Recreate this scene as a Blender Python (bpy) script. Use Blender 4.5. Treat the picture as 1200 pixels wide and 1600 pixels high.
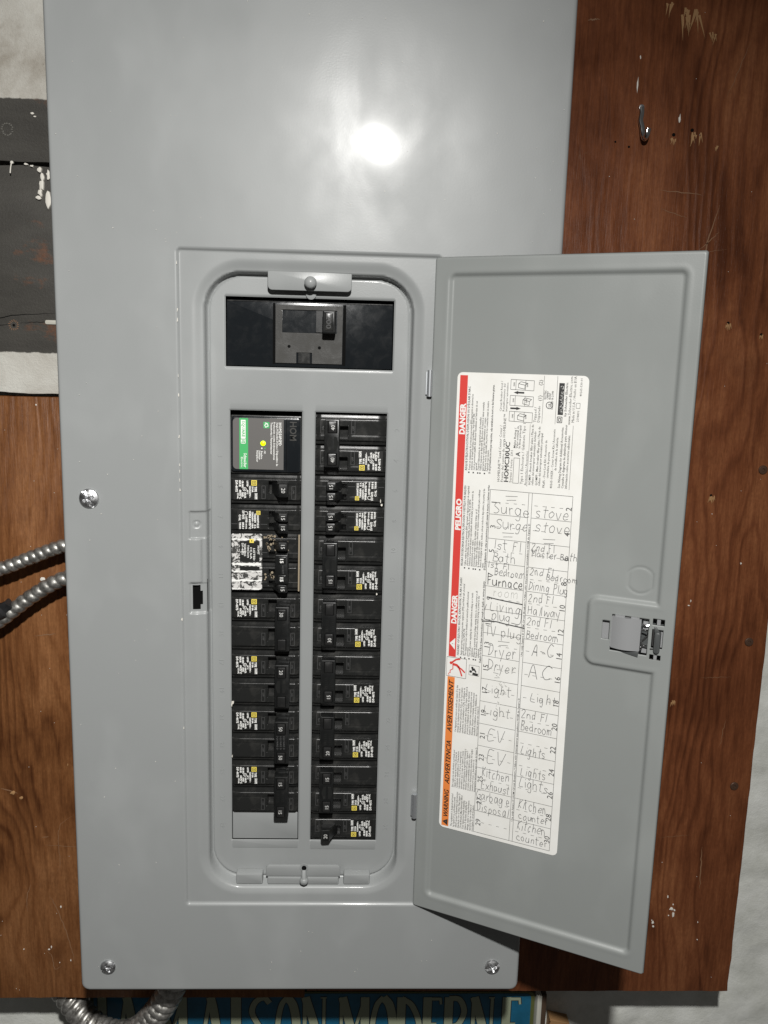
import bpy, math, random
import numpy as np
from mathutils import Matrix, Vector, noise
random.seed(7)
I = 0.0254                       # every length below is in inches; I turns it into metres
for o in list(bpy.data.objects): bpy.data.objects.remove(o)
scene = bpy.context.scene
C = scene.collection

# ------------------------------------------------------------------ camera, world, lamp, exposure
cam_d = bpy.data.cameras.new('camera'); cam = bpy.data.objects.new('camera', cam_d); C.objects.link(cam)
cx, cy, cz, ra, rb, rc, FPX = 1.4758, -26.8513, 16.6833, 0.1757, -0.0371, 0.0209, 1317.66
def _R(a, b, c):
    ca, sa, cb, sb, cc, sc = math.cos(a), math.sin(a), math.cos(b), math.sin(b), math.cos(c), math.sin(c)
    Rx = np.array([[1,0,0],[0,ca,-sa],[0,sa,ca]]); Ry = np.array([[cb,0,sb],[0,1,0],[-sb,0,cb]]); Rz = np.array([[cc,-sc,0],[sc,cc,0],[0,0,1]])
    return Rz @ Ry @ Rx @ np.array([[1,0,0],[0,0,-1],[0,1,0]], float)
R = _R(ra, rb, rc)
M = Matrix(((R[0][0], -R[1][0], -R[2][0], cx*I), (R[0][1], -R[1][1], -R[2][1], cy*I), (R[0][2], -R[1][2], -R[2][2], cz*I), (0,0,0,1)))
cam.matrix_world = M
cam_d.sensor_fit = 'VERTICAL'; cam_d.sensor_height = 36; cam_d.lens = 36*FPX/1600
cam_d.clip_start = 0.01; cam_d.clip_end = 50
scene.camera = cam
scene.render.resolution_x = 768; scene.render.resolution_y = 1024
world = bpy.data.worlds.new('World'); scene.world = world; world.use_nodes = True
bg = world.node_tree.nodes['Background']; bg.inputs[0].default_value = (1.0, 0.97, 0.92, 1); bg.inputs[1].default_value = 0.052
ld = bpy.data.lights.new('downlight', 'AREA'); ld.shape = 'DISK'; ld.size = 1.7*I; ld.energy = 20; ld.color = (1.0, 0.985, 0.955)
lo = bpy.data.objects.new('ceiling_downlight', ld); C.objects.link(lo); lo.location = (2.64*I, -32.3*I, 31.0*I)
lo.rotation_euler = Vector((-.45, .20, -1.0)).to_track_quat('-Z', 'Y').to_euler()      # a ceiling fitting facing down, a little to the wall
scene.view_settings.view_transform = 'Standard'; scene.view_settings.look = 'None'
scene.view_settings.exposure = 0.0; scene.view_settings.gamma = 1.0

# ------------------------------------------------------------------ materials
def mat(name, col, rough=.5, metal=0.0, spec=.5, emit=None, es=0, coat=0):
    m = bpy.data.materials.new(name); m.use_nodes = True
    b = m.node_tree.nodes['Principled BSDF']
    b.inputs['Base Color'].default_value = (*col, 1); b.inputs['Roughness'].default_value = rough
    b.inputs['Metallic'].default_value = metal; b.inputs['Specular IOR Level'].default_value = spec
    b.inputs['Coat Weight'].default_value = coat
    if emit: b.inputs['Emission Color'].default_value = (*emit, 1); b.inputs['Emission Strength'].default_value = es
    return m
class NT:
    def __init__(s, m): s.m = m; s.t = m.node_tree; s.b = s.t.nodes['Principled BSDF']
    def n(s, typ, **kw):
        x = s.t.nodes.new(typ)
        for k, v in kw.items(): setattr(x, k, v)
        return x
    def l(s, a, b): s.t.links.new(a, b)
    def coord(s, scale=(1,1,1), loc=(0,0,0)):
        c = s.n('ShaderNodeTexCoord'); mp = s.n('ShaderNodeMapping')
        mp.inputs['Scale'].default_value = tuple(k/I for k in scale); mp.inputs['Location'].default_value = loc
        s.l(c.outputs['Object'], mp.inputs['Vector']); return mp.outputs[0]
    def noise(s, vec, scale, detail=4, rough=.55, dist=0):
        x = s.n('ShaderNodeTexNoise'); x.inputs['Scale'].default_value = scale; x.inputs['Detail'].default_value = detail
        x.inputs['Roughness'].default_value = rough; x.inputs['Distortion'].default_value = dist
        s.l(vec, x.inputs['Vector']); return x.outputs['Fac']
    def ramp(s, fac, stops):
        r = s.n('ShaderNodeValToRGB'); e = r.color_ramp.elements
        while len(e) < len(stops): e.new(0.5)
        for el, (p, c) in zip(e, stops):
            el.position = p; el.color = (*c, 1) if len(c) == 3 else c
        s.l(fac, r.inputs[0]); return r.outputs[0]
    def g(s, fac, a, b, v0=0, v1=1):
        r = s.n('ShaderNodeMapRange'); r.inputs[1].default_value = a; r.inputs[2].default_value = b
        r.inputs[3].default_value = v0; r.inputs[4].default_value = v1; s.l(fac, r.inputs[0]); return r.outputs[0]
    def mix(s, fac, a, b, blend='MIX'):
        x = s.n('ShaderNodeMix', data_type='RGBA', blend_type=blend)
        for i, v in ((0, fac), (6, a), (7, b)):
            if hasattr(v, 'is_linked'): s.l(v, x.inputs[i])
            else: x.inputs[i].default_value = v if i == 0 else (*v, 1)
        return x.outputs[2]
    def math(s, op, a, b=0.0):
        x = s.n('ShaderNodeMath', operation=op)
        for i, v in ((0, a), (1, b)):
            if hasattr(v, 'is_linked'): s.l(v, x.inputs[i])
            else: x.inputs[i].default_value = v
        return x.outputs[0]
    def bump(s, h, strength, dist=.01):
        x = s.n('ShaderNodeBump'); x.inputs['Strength'].default_value = strength; x.inputs['Distance'].default_value = dist*I
        s.l(h, x.inputs['Height']); s.l(x.outputs[0], s.b.inputs['Normal'])

def painted_steel(name, base):
    m = mat(name, base, .33, 0, .38, coat=.075); k = NT(m); k.b.inputs['Coat Roughness'].default_value = .10
    c = k.coord((1,1,1))
    # hand smears: soft, stretched clouds that dull the gloss and dust the paint a little
    sm = k.noise(k.coord((.42,.42,.26)), 1.0, 3, .5, .25)
    smf = k.g(sm, .50, .72)
    fine = k.noise(c, 9, 3, .6)
    k.l(k.mix(k.math('MULTIPLY', smf, .16), base, tuple(min(1, x*1.45+.02) for x in base)), k.b.inputs['Base Color'])
    r = k.math('ADD', k.g(sm, .34, .64, .29, .44), k.math('MULTIPLY', fine, .03))
    k.l(r, k.b.inputs['Roughness']); k.l(k.g(sm, .35, .7, .075, .11), k.b.inputs['Coat Roughness'])
    micro = k.noise(c, 21, 3, .6); big = k.noise(c, .35, 2, .5)
    h = k.math('ADD', k.math('MULTIPLY', micro, .055), k.math('MULTIPLY', big, .75))
    k.bump(h, .5, .05)
    return m
GRAY = painted_steel('gray_enamel', (.278, .289, .288))
GRAYD = painted_steel('gray_enamel_door', (.252, .265, .258))
def black_plastic(name, base, rough, dust=.05, bumps=0):
    m = mat(name, base, rough, 0, .45); k = NT(m); c = k.coord((1,1,1))
    n = k.noise(c, 2.2, 6, .7, .5)
    k.l(k.mix(k.g(n, .5, .8, 0, dust), base, (.5, .47, .42)), k.b.inputs['Base Color'])
    k.l(k.g(n, .3, .7, rough*.75, min(1, rough*1.35)), k.b.inputs['Roughness'])
    k.bump(k.noise(c, 60 if not bumps else 45, 2, .5), .12 if not bumps else bumps, .01)
    return m
BLK = black_plastic('breaker_plastic', (.016, .0165, .016), .25, .06)
BLKD = black_plastic('toggle_plastic', (.0085, .009, .009), .36, .02)
BLKG = black_plastic('gloss_plastic', (.010, .012, .014), .2, .02)
BLKT = black_plastic('textured_plastic', (.042, .041, .038), .6, .04, .5)
HOLE = mat('dark_void', (.004,.004,.004), .9, 0, .1)
WHITE = mat('white_ink', (.84,.84,.81), .55); GREYINK = mat('grey_ink', (.10,.10,.10), .5)
YEL = mat('yellow_ink', (.86,.70,.12), .5); LBL = mat('black_label', (.010,.010,.009), .45)
GRN = mat('green_ink', (.06,.42,.13), .45); SPDL = mat('surge_label', (.115,.110,.105), .5)
LED = mat('lit_led', (.6,.9,.0), .4, emit=(.62,1.0,.0), es=1.1)
RED = mat('red_ink', (.66,.055,.045), .5); ORG = mat('orange_ink', (.80,.24,.055), .5); INK = mat('black_ink', (.03,.03,.03), .6)
INKS = mat('small_print_ink', (.045,.045,.042), .6)
PENCIL = mat('pencil', (.13,.13,.13), .55); PENCILD = mat('pencil_dark', (.07,.07,.07), .5); PENCILF = mat('pencil_faint', (.47,.47,.44), .6)
SMUDGE = mat('rubbed_pencil', (.50,.50,.47), .6)
ZINC = mat('zinc', (.62,.63,.64), .34, 1.0)
k = NT(ZINC); n_ = k.noise(k.coord((1,1,1)), 7, 4, .6); k.l(k.ramp(n_, [(.35,(.50,.50,.51)),(.62,(.80,.81,.82))]), k.b.inputs['Base Color']); k.l(k.g(n_,.3,.7,.26,.48), k.b.inputs['Roughness']); k.bump(n_, .25, .02)
FLEX = mat('flex_steel', (.46,.45,.42), .34, .85)
k = NT(FLEX); n_ = k.noise(k.coord((1,1,1)), 5, 5, .65); k.l(k.ramp(n_, [(.35,(.26,.25,.23)),(.65,(.56,.55,.52))]), k.b.inputs['Base Color']); k.l(k.g(n_,.3,.7,.33,.55), k.b.inputs['Roughness'])
SPRING = mat('spring_steel', (.75,.75,.75), .15, 1.0)
BARREL = mat('hinge_steel', (.52,.54,.56), .38, .8)
LATCH = mat('latch_gray_plastic', (.27,.275,.28), .33); LATCHD = mat('latch_dark_plastic', (.07,.075,.075), .4)
PAPER = mat('label_paper', (.72,.71,.67), .55, 0, .35)
k = NT(PAPER); n_ = k.noise(k.coord((1,1,1)), 1.3, 5, .6); k.l(k.ramp(n_, [(.35,(.82,.815,.785)),(.7,(.77,.76,.72))]), k.b.inputs['Base Color'])

def wood(name, tint, light, dark, seed, gscale=1.0):
    m = mat(name, tint, .5, 0, .16); k = NT(m)
    v = k.coord((1, 1, .085), (seed, 0, seed*.37))
    warp = k.noise(k.coord((.30, 1, .07), (seed*1.7, 0, 0)), 1.0, 3, .5, .3)
    # cathedral rings: bands of a warped x coordinate
    sp = k.n('ShaderNodeSeparateXYZ'); k.l(v, sp.inputs[0])
    ph = k.math('ADD', k.math('MULTIPLY', sp.outputs[0], 1.1*gscale), k.math('MULTIPLY', warp, 9.0))
    ring = k.math('SINE', k.math('MULTIPLY', ph, 9.0))
    ringn = k.g(ring, -1, 1)
    # rings show only in places
    patch = k.g(k.noise(k.coord((.16,1,.05), (seed,3,1)), 1, 3, .5), .42, .62)
    fib = k.noise(v, 9.0, 5, .65); fib2 = k.noise(k.coord((1,1,.05),(seed,0,2)), 26, 3, .6)
    blot = k.noise(k.coord((.22,1,.12), (seed*.3, 5, 0)), 1.0, 6, .62, .8)
    a = k.math('ADD', k.math('MULTIPLY', fib, .38), k.math('MULTIPLY', blot, .72))
    a = k.math('ADD', a, k.math('MULTIPLY', k.math('MULTIPLY', k.math('SUBTRACT', k.math('POWER', ringn, 3), .4), patch), -.11))
    col = k.ramp(a, [(.38, dark), (.56, tint), (.76, light)])
    # darker stain patches and pale rubs
    st = k.g(k.noise(k.coord((.5,1,.35), (seed,9,0)), .9, 5, .6, .5), .56, .74)
    col = k.mix(k.math('MULTIPLY', st, .55), col, dark)
    rub = k.g(k.noise(k.coord((1.2,1,.7), (seed,2,4)), 1.6, 6, .75, .4), .66, .80)
    col = k.mix(k.math('MULTIPLY', rub, .30), col, (.33,.24,.16))
    gr = k.noise(k.coord((1,1,.5),(seed,4,4)), 11, 4, .7); col = k.mix(k.g(gr, .35, .65, .32, 0), col, dark)
    # short dark pores
    por = k.g(k.noise(k.coord((1,1,.10),(seed,1,7)), 17, 2, .5), .66, .74)
    col = k.mix(k.math('MULTIPLY', por, .35), col, tuple(x*.5 for x in dark))
    k.l(col, k.b.inputs['Base Color'])
    k.l(k.g(blot, .3, .7, .33, .52), k.b.inputs['Roughness'])
    h = k.math('ADD', k.math('MULTIPLY', fib2, .5), k.math('ADD', k.math('MULTIPLY', ringn, .5), k.math('MULTIPLY', fib, .8)))
    k.bump(h, .5, .05)
    return m
WOODL = wood('stained_plywood_left', (.190,.076,.027), (.32,.145,.058), (.072,.025,.009), 3.3, 1.2)
WOODR = wood('stained_plywood_right', (.185,.062,.025), (.32,.125,.052), (.078,.024,.010), 8.1, 1.0)
WEDGE = mat('plywood_edge', (.06,.03,.018), .8)

def plank_mat(name, zedge, dark_above):
    m = mat(name, (.4,.38,.34), .6, 0, .3); k = NT(m)
    c = k.coord((1,1,1)); sp = k.n('ShaderNodeSeparateXYZ'); k.l(c, sp.inputs[0])
    rag = k.math('MULTIPLY', k.math('SUBTRACT', k.noise(c, 3.0, 4, .6), .5), .15)
    z = k.math('ADD', sp.outputs[2], rag)
    f = k.g(z, zedge-.02, zedge+.02) if dark_above else k.g(z, zedge-.02, zedge+.02, 1, 0)
    n1 = k.noise(k.coord((.35,1,.5)), 1.1, 6, .65, .5)
    pale = k.ramp(n1, [(.33,(.36,.33,.28)),(.5,(.52,.50,.45)),(.7,(.62,.61,.56))])
    spk = k.g(k.noise(c, 6.5, 4, .7), .66, .72); pale = k.mix(k.math('MULTIPLY', spk, .6), pale, (.14,.10,.07))
    n2 = k.noise(k.coord((.3,1,.8)), 1.6, 6, .65)
    dk = k.ramp(n2, [(.3,(.046,.043,.038)),(.7,(.070,.066,.058))])
    rust = k.g(k.noise(k.coord((.5,1,.9),(4.2,0,2.6)), .8, 5, .65), .60, .68)
    dk = k.mix(k.math('MULTIPLY', rust, .7), dk, (.16,.065,.03))
    scr = k.g(k.noise(k.coord((.5,1,1.5)), 5, 4, .7), .70, .76); dk = k.mix(k.math('MULTIPLY', scr, .35), dk, (.3,.28,.24))
    k.l(k.mix(f, pale, dk), k.b.inputs['Base Color'])
    k.bump(k.math('ADD', k.noise(c, 12, 5, .7), k.math('MULTIPLY', n2, 1.5)), .45, .05)
    return m
PLANKU = plank_mat('upper_plank_paint', 2.02, False)    # object z=0 at the plank's lower edge
PLANKL = plank_mat('lower_plank_paint', 1.43, True)
WALLM = mat('whitewashed_masonry', (.56,.57,.53), .75, 0, .25)
k = NT(WALLM); c_ = k.coord((1,1,1)); n_ = k.noise(c_, .8, 6, .65); k.l(k.ramp(n_, [(.3,(.60,.61,.56)),(.6,(.74,.75,.71)),(.75,(.78,.79,.76))]), k.b.inputs['Base Color']); k.bump(k.math('ADD', k.noise(c_, 4, 6, .65), k.math('MULTIPLY', k.noise(c_, 16, 3, .6), .25)), .35, .08)
FLECK = mat('pale_paint_fleck', (.72,.69,.62), .6); RAWW = mat('raw_wood', (.36,.20,.085), .7); RUSTY = mat('rusty_steel', (.10,.055,.035), .55, .5)
SCRATCH = mat('scratch_in_stain', (.21,.11,.055), .7)
SIGNB = mat('sign_blue', (.012,.080,.200), .4)
k = NT(SIGNB); n_ = k.noise(k.coord((1,1,1)), 1.5, 5, .6); k.l(k.ramp(n_, [(.35,(.008,.085,.15)),(.7,(.012,.12,.22))]), k.b.inputs['Base Color'])
SIGNC = mat('sign_cream', (.27,.30,.21), .5); SIGNO = mat('sign_olive', (.09,.10,.03), .5); SIGNK = mat('sign_outline', (.01,.02,.03), .5)
TAPE = mat('black_tape', (.02,.02,.021), .4); TRIMW = mat('off_white_trim', (.50,.49,.43), .6); TRIMB = mat('brown_trim', (.06,.035,.02), .7)

# ------------------------------------------------------------------ mesh helpers
class MB:
    def __init__(s): s.v = []; s.f = []; s.m = []; s.mats = []
    def mi(s, m):
        if m not in s.mats: s.mats.append(m)
        return s.mats.index(m)
    def add(s, vs, fs, m):
        b = len(s.v); i = s.mi(m); s.v.extend(vs)
        for f in fs: s.f.append(tuple(b+j for j in f)); s.m.append(i)
    def box(s, x0, x1, y0, y1, z0, z1, m):
        vs = [(x,y,z) for x in (x0,x1) for y in (y0,y1) for z in (z0,z1)]
        s.add(vs, [(0,1,3,2),(4,6,7,5),(0,4,5,1),(2,3,7,6),(0,2,6,4),(1,5,7,3)], m)
    def prism(s, poly, y0, y1, m, ch=0.0):
        """outline in x,z (counter-clockwise), front at y0, back at y1, front edge chamfered by ch"""
        n = len(poly); c = np.mean(np.array(poly), 0); rings = []
        if ch:
            P = np.array(poly, float); nx = np.roll(P,-1,0)-P; pv = P-np.roll(P,1,0)
            t = nx/np.maximum(1e-9,np.linalg.norm(nx,axis=1))[:,None]+pv/np.maximum(1e-9,np.linalg.norm(pv,axis=1))[:,None]
            t /= np.maximum(1e-9,np.linalg.norm(t,axis=1))[:,None]; inw = np.stack([-t[:,1],t[:,0]],1)
            rings = [(P+inw*ch, y0), (P+inw*ch*.3, y0+ch*.3), (P, y0+ch), (P, y1)]
        else: rings = [(np.array(poly), y0), (np.array(poly), y1)]
        vs = [(p[0], y, p[1]) for r, y in rings for p in r]; fs = [tuple(range(n))]
        for r in range(len(rings)-1):
            for i in range(n): fs.append((r*n+i, (r+1)*n+i, (r+1)*n+(i+1)%n, r*n+(i+1)%n))
        fs.append(tuple(reversed([(len(rings)-1)*n+i for i in range(n)])))
        s.add(vs, fs, m)
    def flat(s, poly, y, m): s.add([(p[0], y, p[1]) for p in poly], [tuple(range(len(poly)))], m)
    def ribbon(s, pts, w, y, m, taper=False):
        """flat pen stroke in the x,z plane at depth y"""
        P = np.array(pts, float)
        if len(P) < 2: return
        t = np.gradient(P, axis=0); t /= np.maximum(1e-9, np.linalg.norm(t, axis=1))[:,None]
        nrm = np.stack([-t[:,1], t[:,0]], 1)
        ww = np.full(len(P), w/2.0)
        if taper: ww = ww*np.sin(np.linspace(.12, math.pi-.12, len(P)))
        A = P+nrm*ww[:,None]; B = P-nrm*ww[:,None]; n = len(P)
        s.add([(a[0],y,a[1]) for a in A]+[(b[0],y,b[1]) for b in B], [(i, i+1, n+i+1, n+i) for i in range(n-1)], m)
    def sweep(s, path, rfun, m, seg=16, caps=True):
        """tube along 3D path; rfun(distance, angle) gives the radius"""
        P = np.array(path, float); d = np.concatenate([[0], np.cumsum(np.linalg.norm(np.diff(P,axis=0),axis=1))])
        T = np.gradient(P, axis=0); T /= np.linalg.norm(T,axis=1)[:,None]
        up = np.array([0,1.0,0]); vs = []; n = len(P)
        for i in range(n):
            a = np.cross(T[i], up); a /= np.linalg.norm(a); b = np.cross(a, T[i])
            for j in range(seg):
                th = 2*math.pi*j/seg; r = rfun(d[i], th); vs.append(tuple(P[i]+r*(math.cos(th)*a+math.sin(th)*b)))
        fs = [(i*seg+j, i*seg+(j+1)%seg, (i+1)*seg+(j+1)%seg, (i+1)*seg+j) for i in range(n-1) for j in range(seg)]
        if caps: fs += [tuple(reversed(range(seg))), tuple((n-1)*seg+j for j in range(seg))]
        s.add(vs, fs, m)
    def lathe(s, prof, cen, m, seg=24):
        """profile of (radius, y) turned about the y axis through cen (x,z)"""
        vs = []; n = len(prof)
        for r, y in prof:
            for j in range(seg):
                th = 2*math.pi*j/seg; vs.append((cen[0]+r*math.cos(th), y, cen[1]+r*math.sin(th)))
        fs = [(i*seg+j, (i+1)*seg+j, (i+1)*seg+(j+1)%seg, i*seg+(j+1)%seg) for i in range(n-1) for j in range(seg)]
        fs.append(tuple(range(seg)))
        s.add(vs, fs, m)
    def sheet(s, xs, zs, hf, m, keep=None):
        X, Z = np.meshgrid(xs, zs); Y = hf(X, Z); nx = len(xs); nz = len(zs)
        vs = list(zip(X.ravel().tolist(), Y.ravel().tolist(), Z.ravel().tolist())); fs = []
        if keep is not None:
            XC = (np.array(xs)[1:]+np.array(xs)[:-1])/2; ZC = (np.array(zs)[1:]+np.array(zs)[:-1])/2
            KX, KZ = np.meshgrid(XC, ZC); K = keep(KX, KZ)
        for j in range(nz-1):
            for i in range(nx-1):
                if keep is None or K[j, i]:
                    a = j*nx+i; fs.append((a, a+1, a+nx+1, a+nx))
        s.add(vs, fs, m)
    def text(s, body, org, ax, ay, size, m, width=None, bold=0.0, extrude=0, center=False, res=2, shear=0, yoff=0):
        """lettering: org point, ax reading direction, ay letter-up direction (3-vectors)"""
        vs, fs, w, h = glyphs(body, bold, extrude, res, shear)
        if not vs: return
        sx = size if not width else width/w
        ox = -w*sx/2 if center else 0
        ax = Vector(ax); ay = Vector(ay); az = ax.cross(ay); org = Vector(org); out = []
        for x, y, z in vs:
            out.append(tuple(org+ax*(x*sx+ox)+ay*(y*size)+az*(z*size)))
        s.add(out, fs, m)
    def mesh(s, name, smooth=None, dedupe=False):
        me = bpy.data.meshes.new(name)
        me.from_pydata([(a*I, b*I, c*I) for a, b, c in s.v], [], s.f)
        for m in s.mats: me.materials.append(m)
        me.polygons.foreach_set('material_index', s.m)
        if smooth is not None:
            me.polygons.foreach_set('use_smooth', [True]*len(me.polygons)); me.update()
            if smooth < 180: me.set_sharp_from_angle(angle=math.radians(smooth))
        me.update(); return me
    def build(s, name, parent=None, smooth=None, loc=(0,0,0), rot=(0,0,0)):
        return link(name, s.mesh(name, smooth), parent, loc, rot)
_g = {}
def glyphs(body, bold, extrude, res, shear):
    key = (body, bold, extrude, res, shear)
    if key in _g: return _g[key]
    cu = bpy.data.curves.new('t', 'FONT'); cu.body = body; cu.size = 1.0; cu.offset = bold; cu.extrude = extrude; cu.resolution_u = res; cu.shear = shear
    cu.fill_mode = 'BOTH' if extrude else 'FRONT'; cu.space_line = .95
    ob = bpy.data.objects.new('t', cu); me = bpy.data.meshes.new_from_object(ob)
    vs = [tuple(v.co) for v in me.vertices]; fs = [tuple(p.vertices) for p in me.polygons]
    bpy.data.objects.remove(ob); bpy.data.meshes.remove(me); bpy.data.curves.remove(cu)
    w = max(v[0] for v in vs) if vs else 1; h = max(v[1] for v in vs) if vs else 1
    _g[key] = (vs, fs, w, h); return _g[key]
def link(name, me, parent=None, loc=(0,0,0), rot=(0,0,0)):
    o = bpy.data.objects.new(name, me); C.objects.link(o)
    o.location = tuple(c*I for c in loc); o.rotation_euler = rot
    if parent: o.parent = parent
    return o
def tag(o, label=None, cat=None, group=None, kind=None):
    for k_, v_ in (('label', label), ('category', cat), ('group', group), ('kind', kind)):
        if v_: o[k_] = v_
    return o
def thing(name, label, cat, loc=(0,0,0), rot=(0,0,0), group=None):
    o = bpy.data.objects.new(name, None); C.objects.link(o); o.empty_display_size = .02
    o.location = tuple(c*I for c in loc); o.rotation_euler = rot
    return tag(o, label, cat, group)
def rrect(x0, x1, z0, z1, r, seg=6, corners=(1,1,1,1)):
    """counter-clockwise rounded rectangle seen with x right, z up; corners: BL BR TR TL"""
    P = []
    for (cx_, cz_, a0, on) in ((x0+r, z0+r, 180, corners[0]), (x1-r, z0+r, 270, corners[1]), (x1-r, z1-r, 0, corners[2]), (x0+r, z1-r, 90, corners[3])):
        if on:
            for i in range(seg+1):
                a = math.radians(a0+90*i/seg); P.append((cx_+r*math.cos(a), cz_+r*math.sin(a)))
        else:
            a = math.radians(a0+45); P.append((cx_+r*(1 if math.cos(a) > 0 else -1), cz_+r*(1 if math.sin(a) > 0 else -1)))
    return P
def sdr(X, Z, x0, x1, z0, z1, r):
    """signed distance to a rounded rectangle, positive outside"""
    qx = np.abs(X-(x0+x1)/2)-((x1-x0)/2-r); qz = np.abs(Z-(z0+z1)/2)-((z1-z0)/2-r)
    return np.hypot(np.maximum(qx,0), np.maximum(qz,0))+np.minimum(np.maximum(qx,qz),0)-r
def ss(x, a, b):
    t = np.clip((x-a)/(b-a), 0, 1); return t*t*(3-2*t)
def lines(*parts):
    return sorted(set(round(float(x), 4) for p in parts for x in (p if hasattr(p, '__iter__') else [p])))
def circle(x, z, r, n=16): return [(x+r*math.cos(2*math.pi*i/n), z+r*math.sin(2*math.pi*i/n)) for i in range(n)]
def spline(pts, n=12):
    P = [np.array(p, float) for p in pts]; P = [2*P[0]-P[1]]+P+[2*P[-1]-P[-2]]; out = []
    for i in range(1, len(P)-2):
        for j in range(n):
            t = j/n; a, b, c, d = P[i-1:i+3]
            out.append(.5*((2*b)+(-a+c)*t+(2*a-5*b+4*c-d)*t*t+(-a+3*b-3*c+d)*t**3))
    out.append(P[-2]); return out

# ------------------------------------------------------------------ the setting: masonry wall behind the boards
xs = np.arange(-17, 26.01, .22); zs = np.arange(-16, 34.01, .22)
def wall_h(X, Z):
    Y = np.zeros_like(X)
    for i in range(X.shape[0]):
        for j in range(X.shape[1]):
            p = Vector((X[i,j], Z[i,j], 0))
            Y[i,j] = 7.1-.10*noise.noise(p*.35)-.07*noise.noise(p*1.1)-.03*noise.noise(p*3)-.25*max(0, noise.noise(p*.5+Vector((9,3,1)))-.25)
    return Y
w = MB(); w.sheet(xs, zs, wall_h, WALLM)
tag(w.build('wall', smooth=180), kind='structure')

# ------------------------------------------------------------------ plywood boards
def board(name, label, x0, x1, z0, z1, m, y0=4.0, y1=4.72, wob=0.03, cat='plywood board', par=None):
    """board with slightly uneven edges"""
    P = []
    def edge(a, b, n):
        for i in range(n):
            t = i/n; x = a[0]+(b[0]-a[0])*t; z = a[1]+(b[1]-a[1])*t
            k_ = noise.noise(Vector((x*.9, z*.9, x0)))*wob+noise.noise(Vector((x*3, z*3, 2)))*wob*.6
            if i: P.append((x+(k_ if a[0] == b[0] else 0), z+(k_ if a[1] == b[1] else 0)))
            else: P.append((x, z))
    edge((x0,z0),(x1,z0),70); edge((x1,z0),(x1,z1),110); edge((x1,z1),(x0,z1),70); edge((x0,z1),(x0,z0),70)
    b = MB(); b.prism(P, y0, y1, m, .025)
    return b
T_L = thing('plywood_board', 'reddish-brown stained plywood board on the left, crossed by the metal cables', 'plywood board', (-14, 4, -9.23))
b = board('panel', '', 0, 13.9, 0, 24.36, WOODL, 0, .72); b.build('board_face', T_L, 30)
T_R = thing('plywood_board', 'tall dark brown stained plywood board on the right, behind the open door', 'plywood board', (0, 4, -8.93))
b = board('panel', '', 0, 17.63, 0, 42, WOODR, 0, .72); b.build('board_face', T_R, 30)

def fleck(mb, x, z, w_, h_, m, y=-.012, n=9, lift=.03):
    P = []
    for i in range(n):
        a = 2*math.pi*i/n; r = random.uniform(.55, 1.1)
        P.append((x+w_/2*r*math.cos(a), z+h_/2*r*math.sin(a)))
    mb.prism(P, y-lift, .004, m, min(w_,h_)*.12)
# specks, splinters, scratches on the right board (board space: z + 8.93)
f = MB(); Z0 = 8.93
for x, z, w_, h_ in [(10.96,26.3,.07,.62),(10.99,27.2,.05,.16),(12.52,25.25,.09,.36),(14.44,7.81,.10,.06),(14.5,8.0,.04,.12),(14.9,-5.1,.18,.15),(15.0,-5.35,.11,.28),(15.03,-5.16,.08,.1),(14.95,-4.9,.05,.08),(14.18,-5.72,.15,.16),(14.2,-5.9,.1,.08),(14.13,-5.62,.06,.06),(14.7,-4.55,.06,.13),(14.8,-5.4,.06,.05),(16.05,-5.7,.05,.1),(16.1,-6.5,.05,.05),(14.33,-3.0,.03,.03),(10.2,23.3,.03,.03),(11.2,21.9,.03,.03),(16.3,9.5,.06,.09),(15.0,11.4,.03,.04)]:
    fleck(f, x, z+Z0, w_, h_, FLECK, lift=.02)
for i in range(46): fleck(f, random.uniform(9,17.4), random.uniform(0,38), .022, .03, FLECK, n=6, lift=.008)
tag(f.build('paint_flecks', T_R, 30), kind='stuff')
f = MB()
def splinter(f, x, z, n, s, m=RAWW):
    for i in range(n):
        a = random.uniform(-1.9, -1.2); L = random.uniform(.3,1)*s; w0 = 1; xx = x+random.uniform(-.12,.12)*s*3; zz = z+random.uniform(-.1,.25)*s
        c_, s_ = math.cos(a), math.sin(a); w_ = .02+.025*s
        f.prism([(xx-w_*s_, zz+w_*c_), (xx+L*c_, zz+L*s_), (xx+w_*s_, zz-w_*c_)], -.020-random.random()*.03, .004+random.random()*.003, m)
for x, z, n, s in [(14.93,12.03,9,.26),(14.93,18.35,7,.24),(16.2,18.0,5,.18),(12.35,24.6,6,.24),(13.15,24.75,10,.42),(12.6,28.6,14,.85),(11.9,28.9,6,.5),(13.4,28.0,7,.4),(13.9,24.4,3,.2),(14.2,3.9,5,.3),(13.1,11.3,3,.15)]:
    splinter(f, x, z+Z0, n, s)
tag(f.build('splinters', T_R), kind='stuff')
for x, z, r in [(14.9,12.1,.05),(14.92,18.42,.055),(16.18,18.05,.05),(12.36,24.75,.06),(13.0,24.92,.06),(10.33,24.45,.035),(10.82,24.3,.04)]:
    f = MB(); f.prism(circle(x, z+Z0, r, 10), -.012, .004, HOLE); f.build('nail_hole', T_R)
f = MB()
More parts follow.
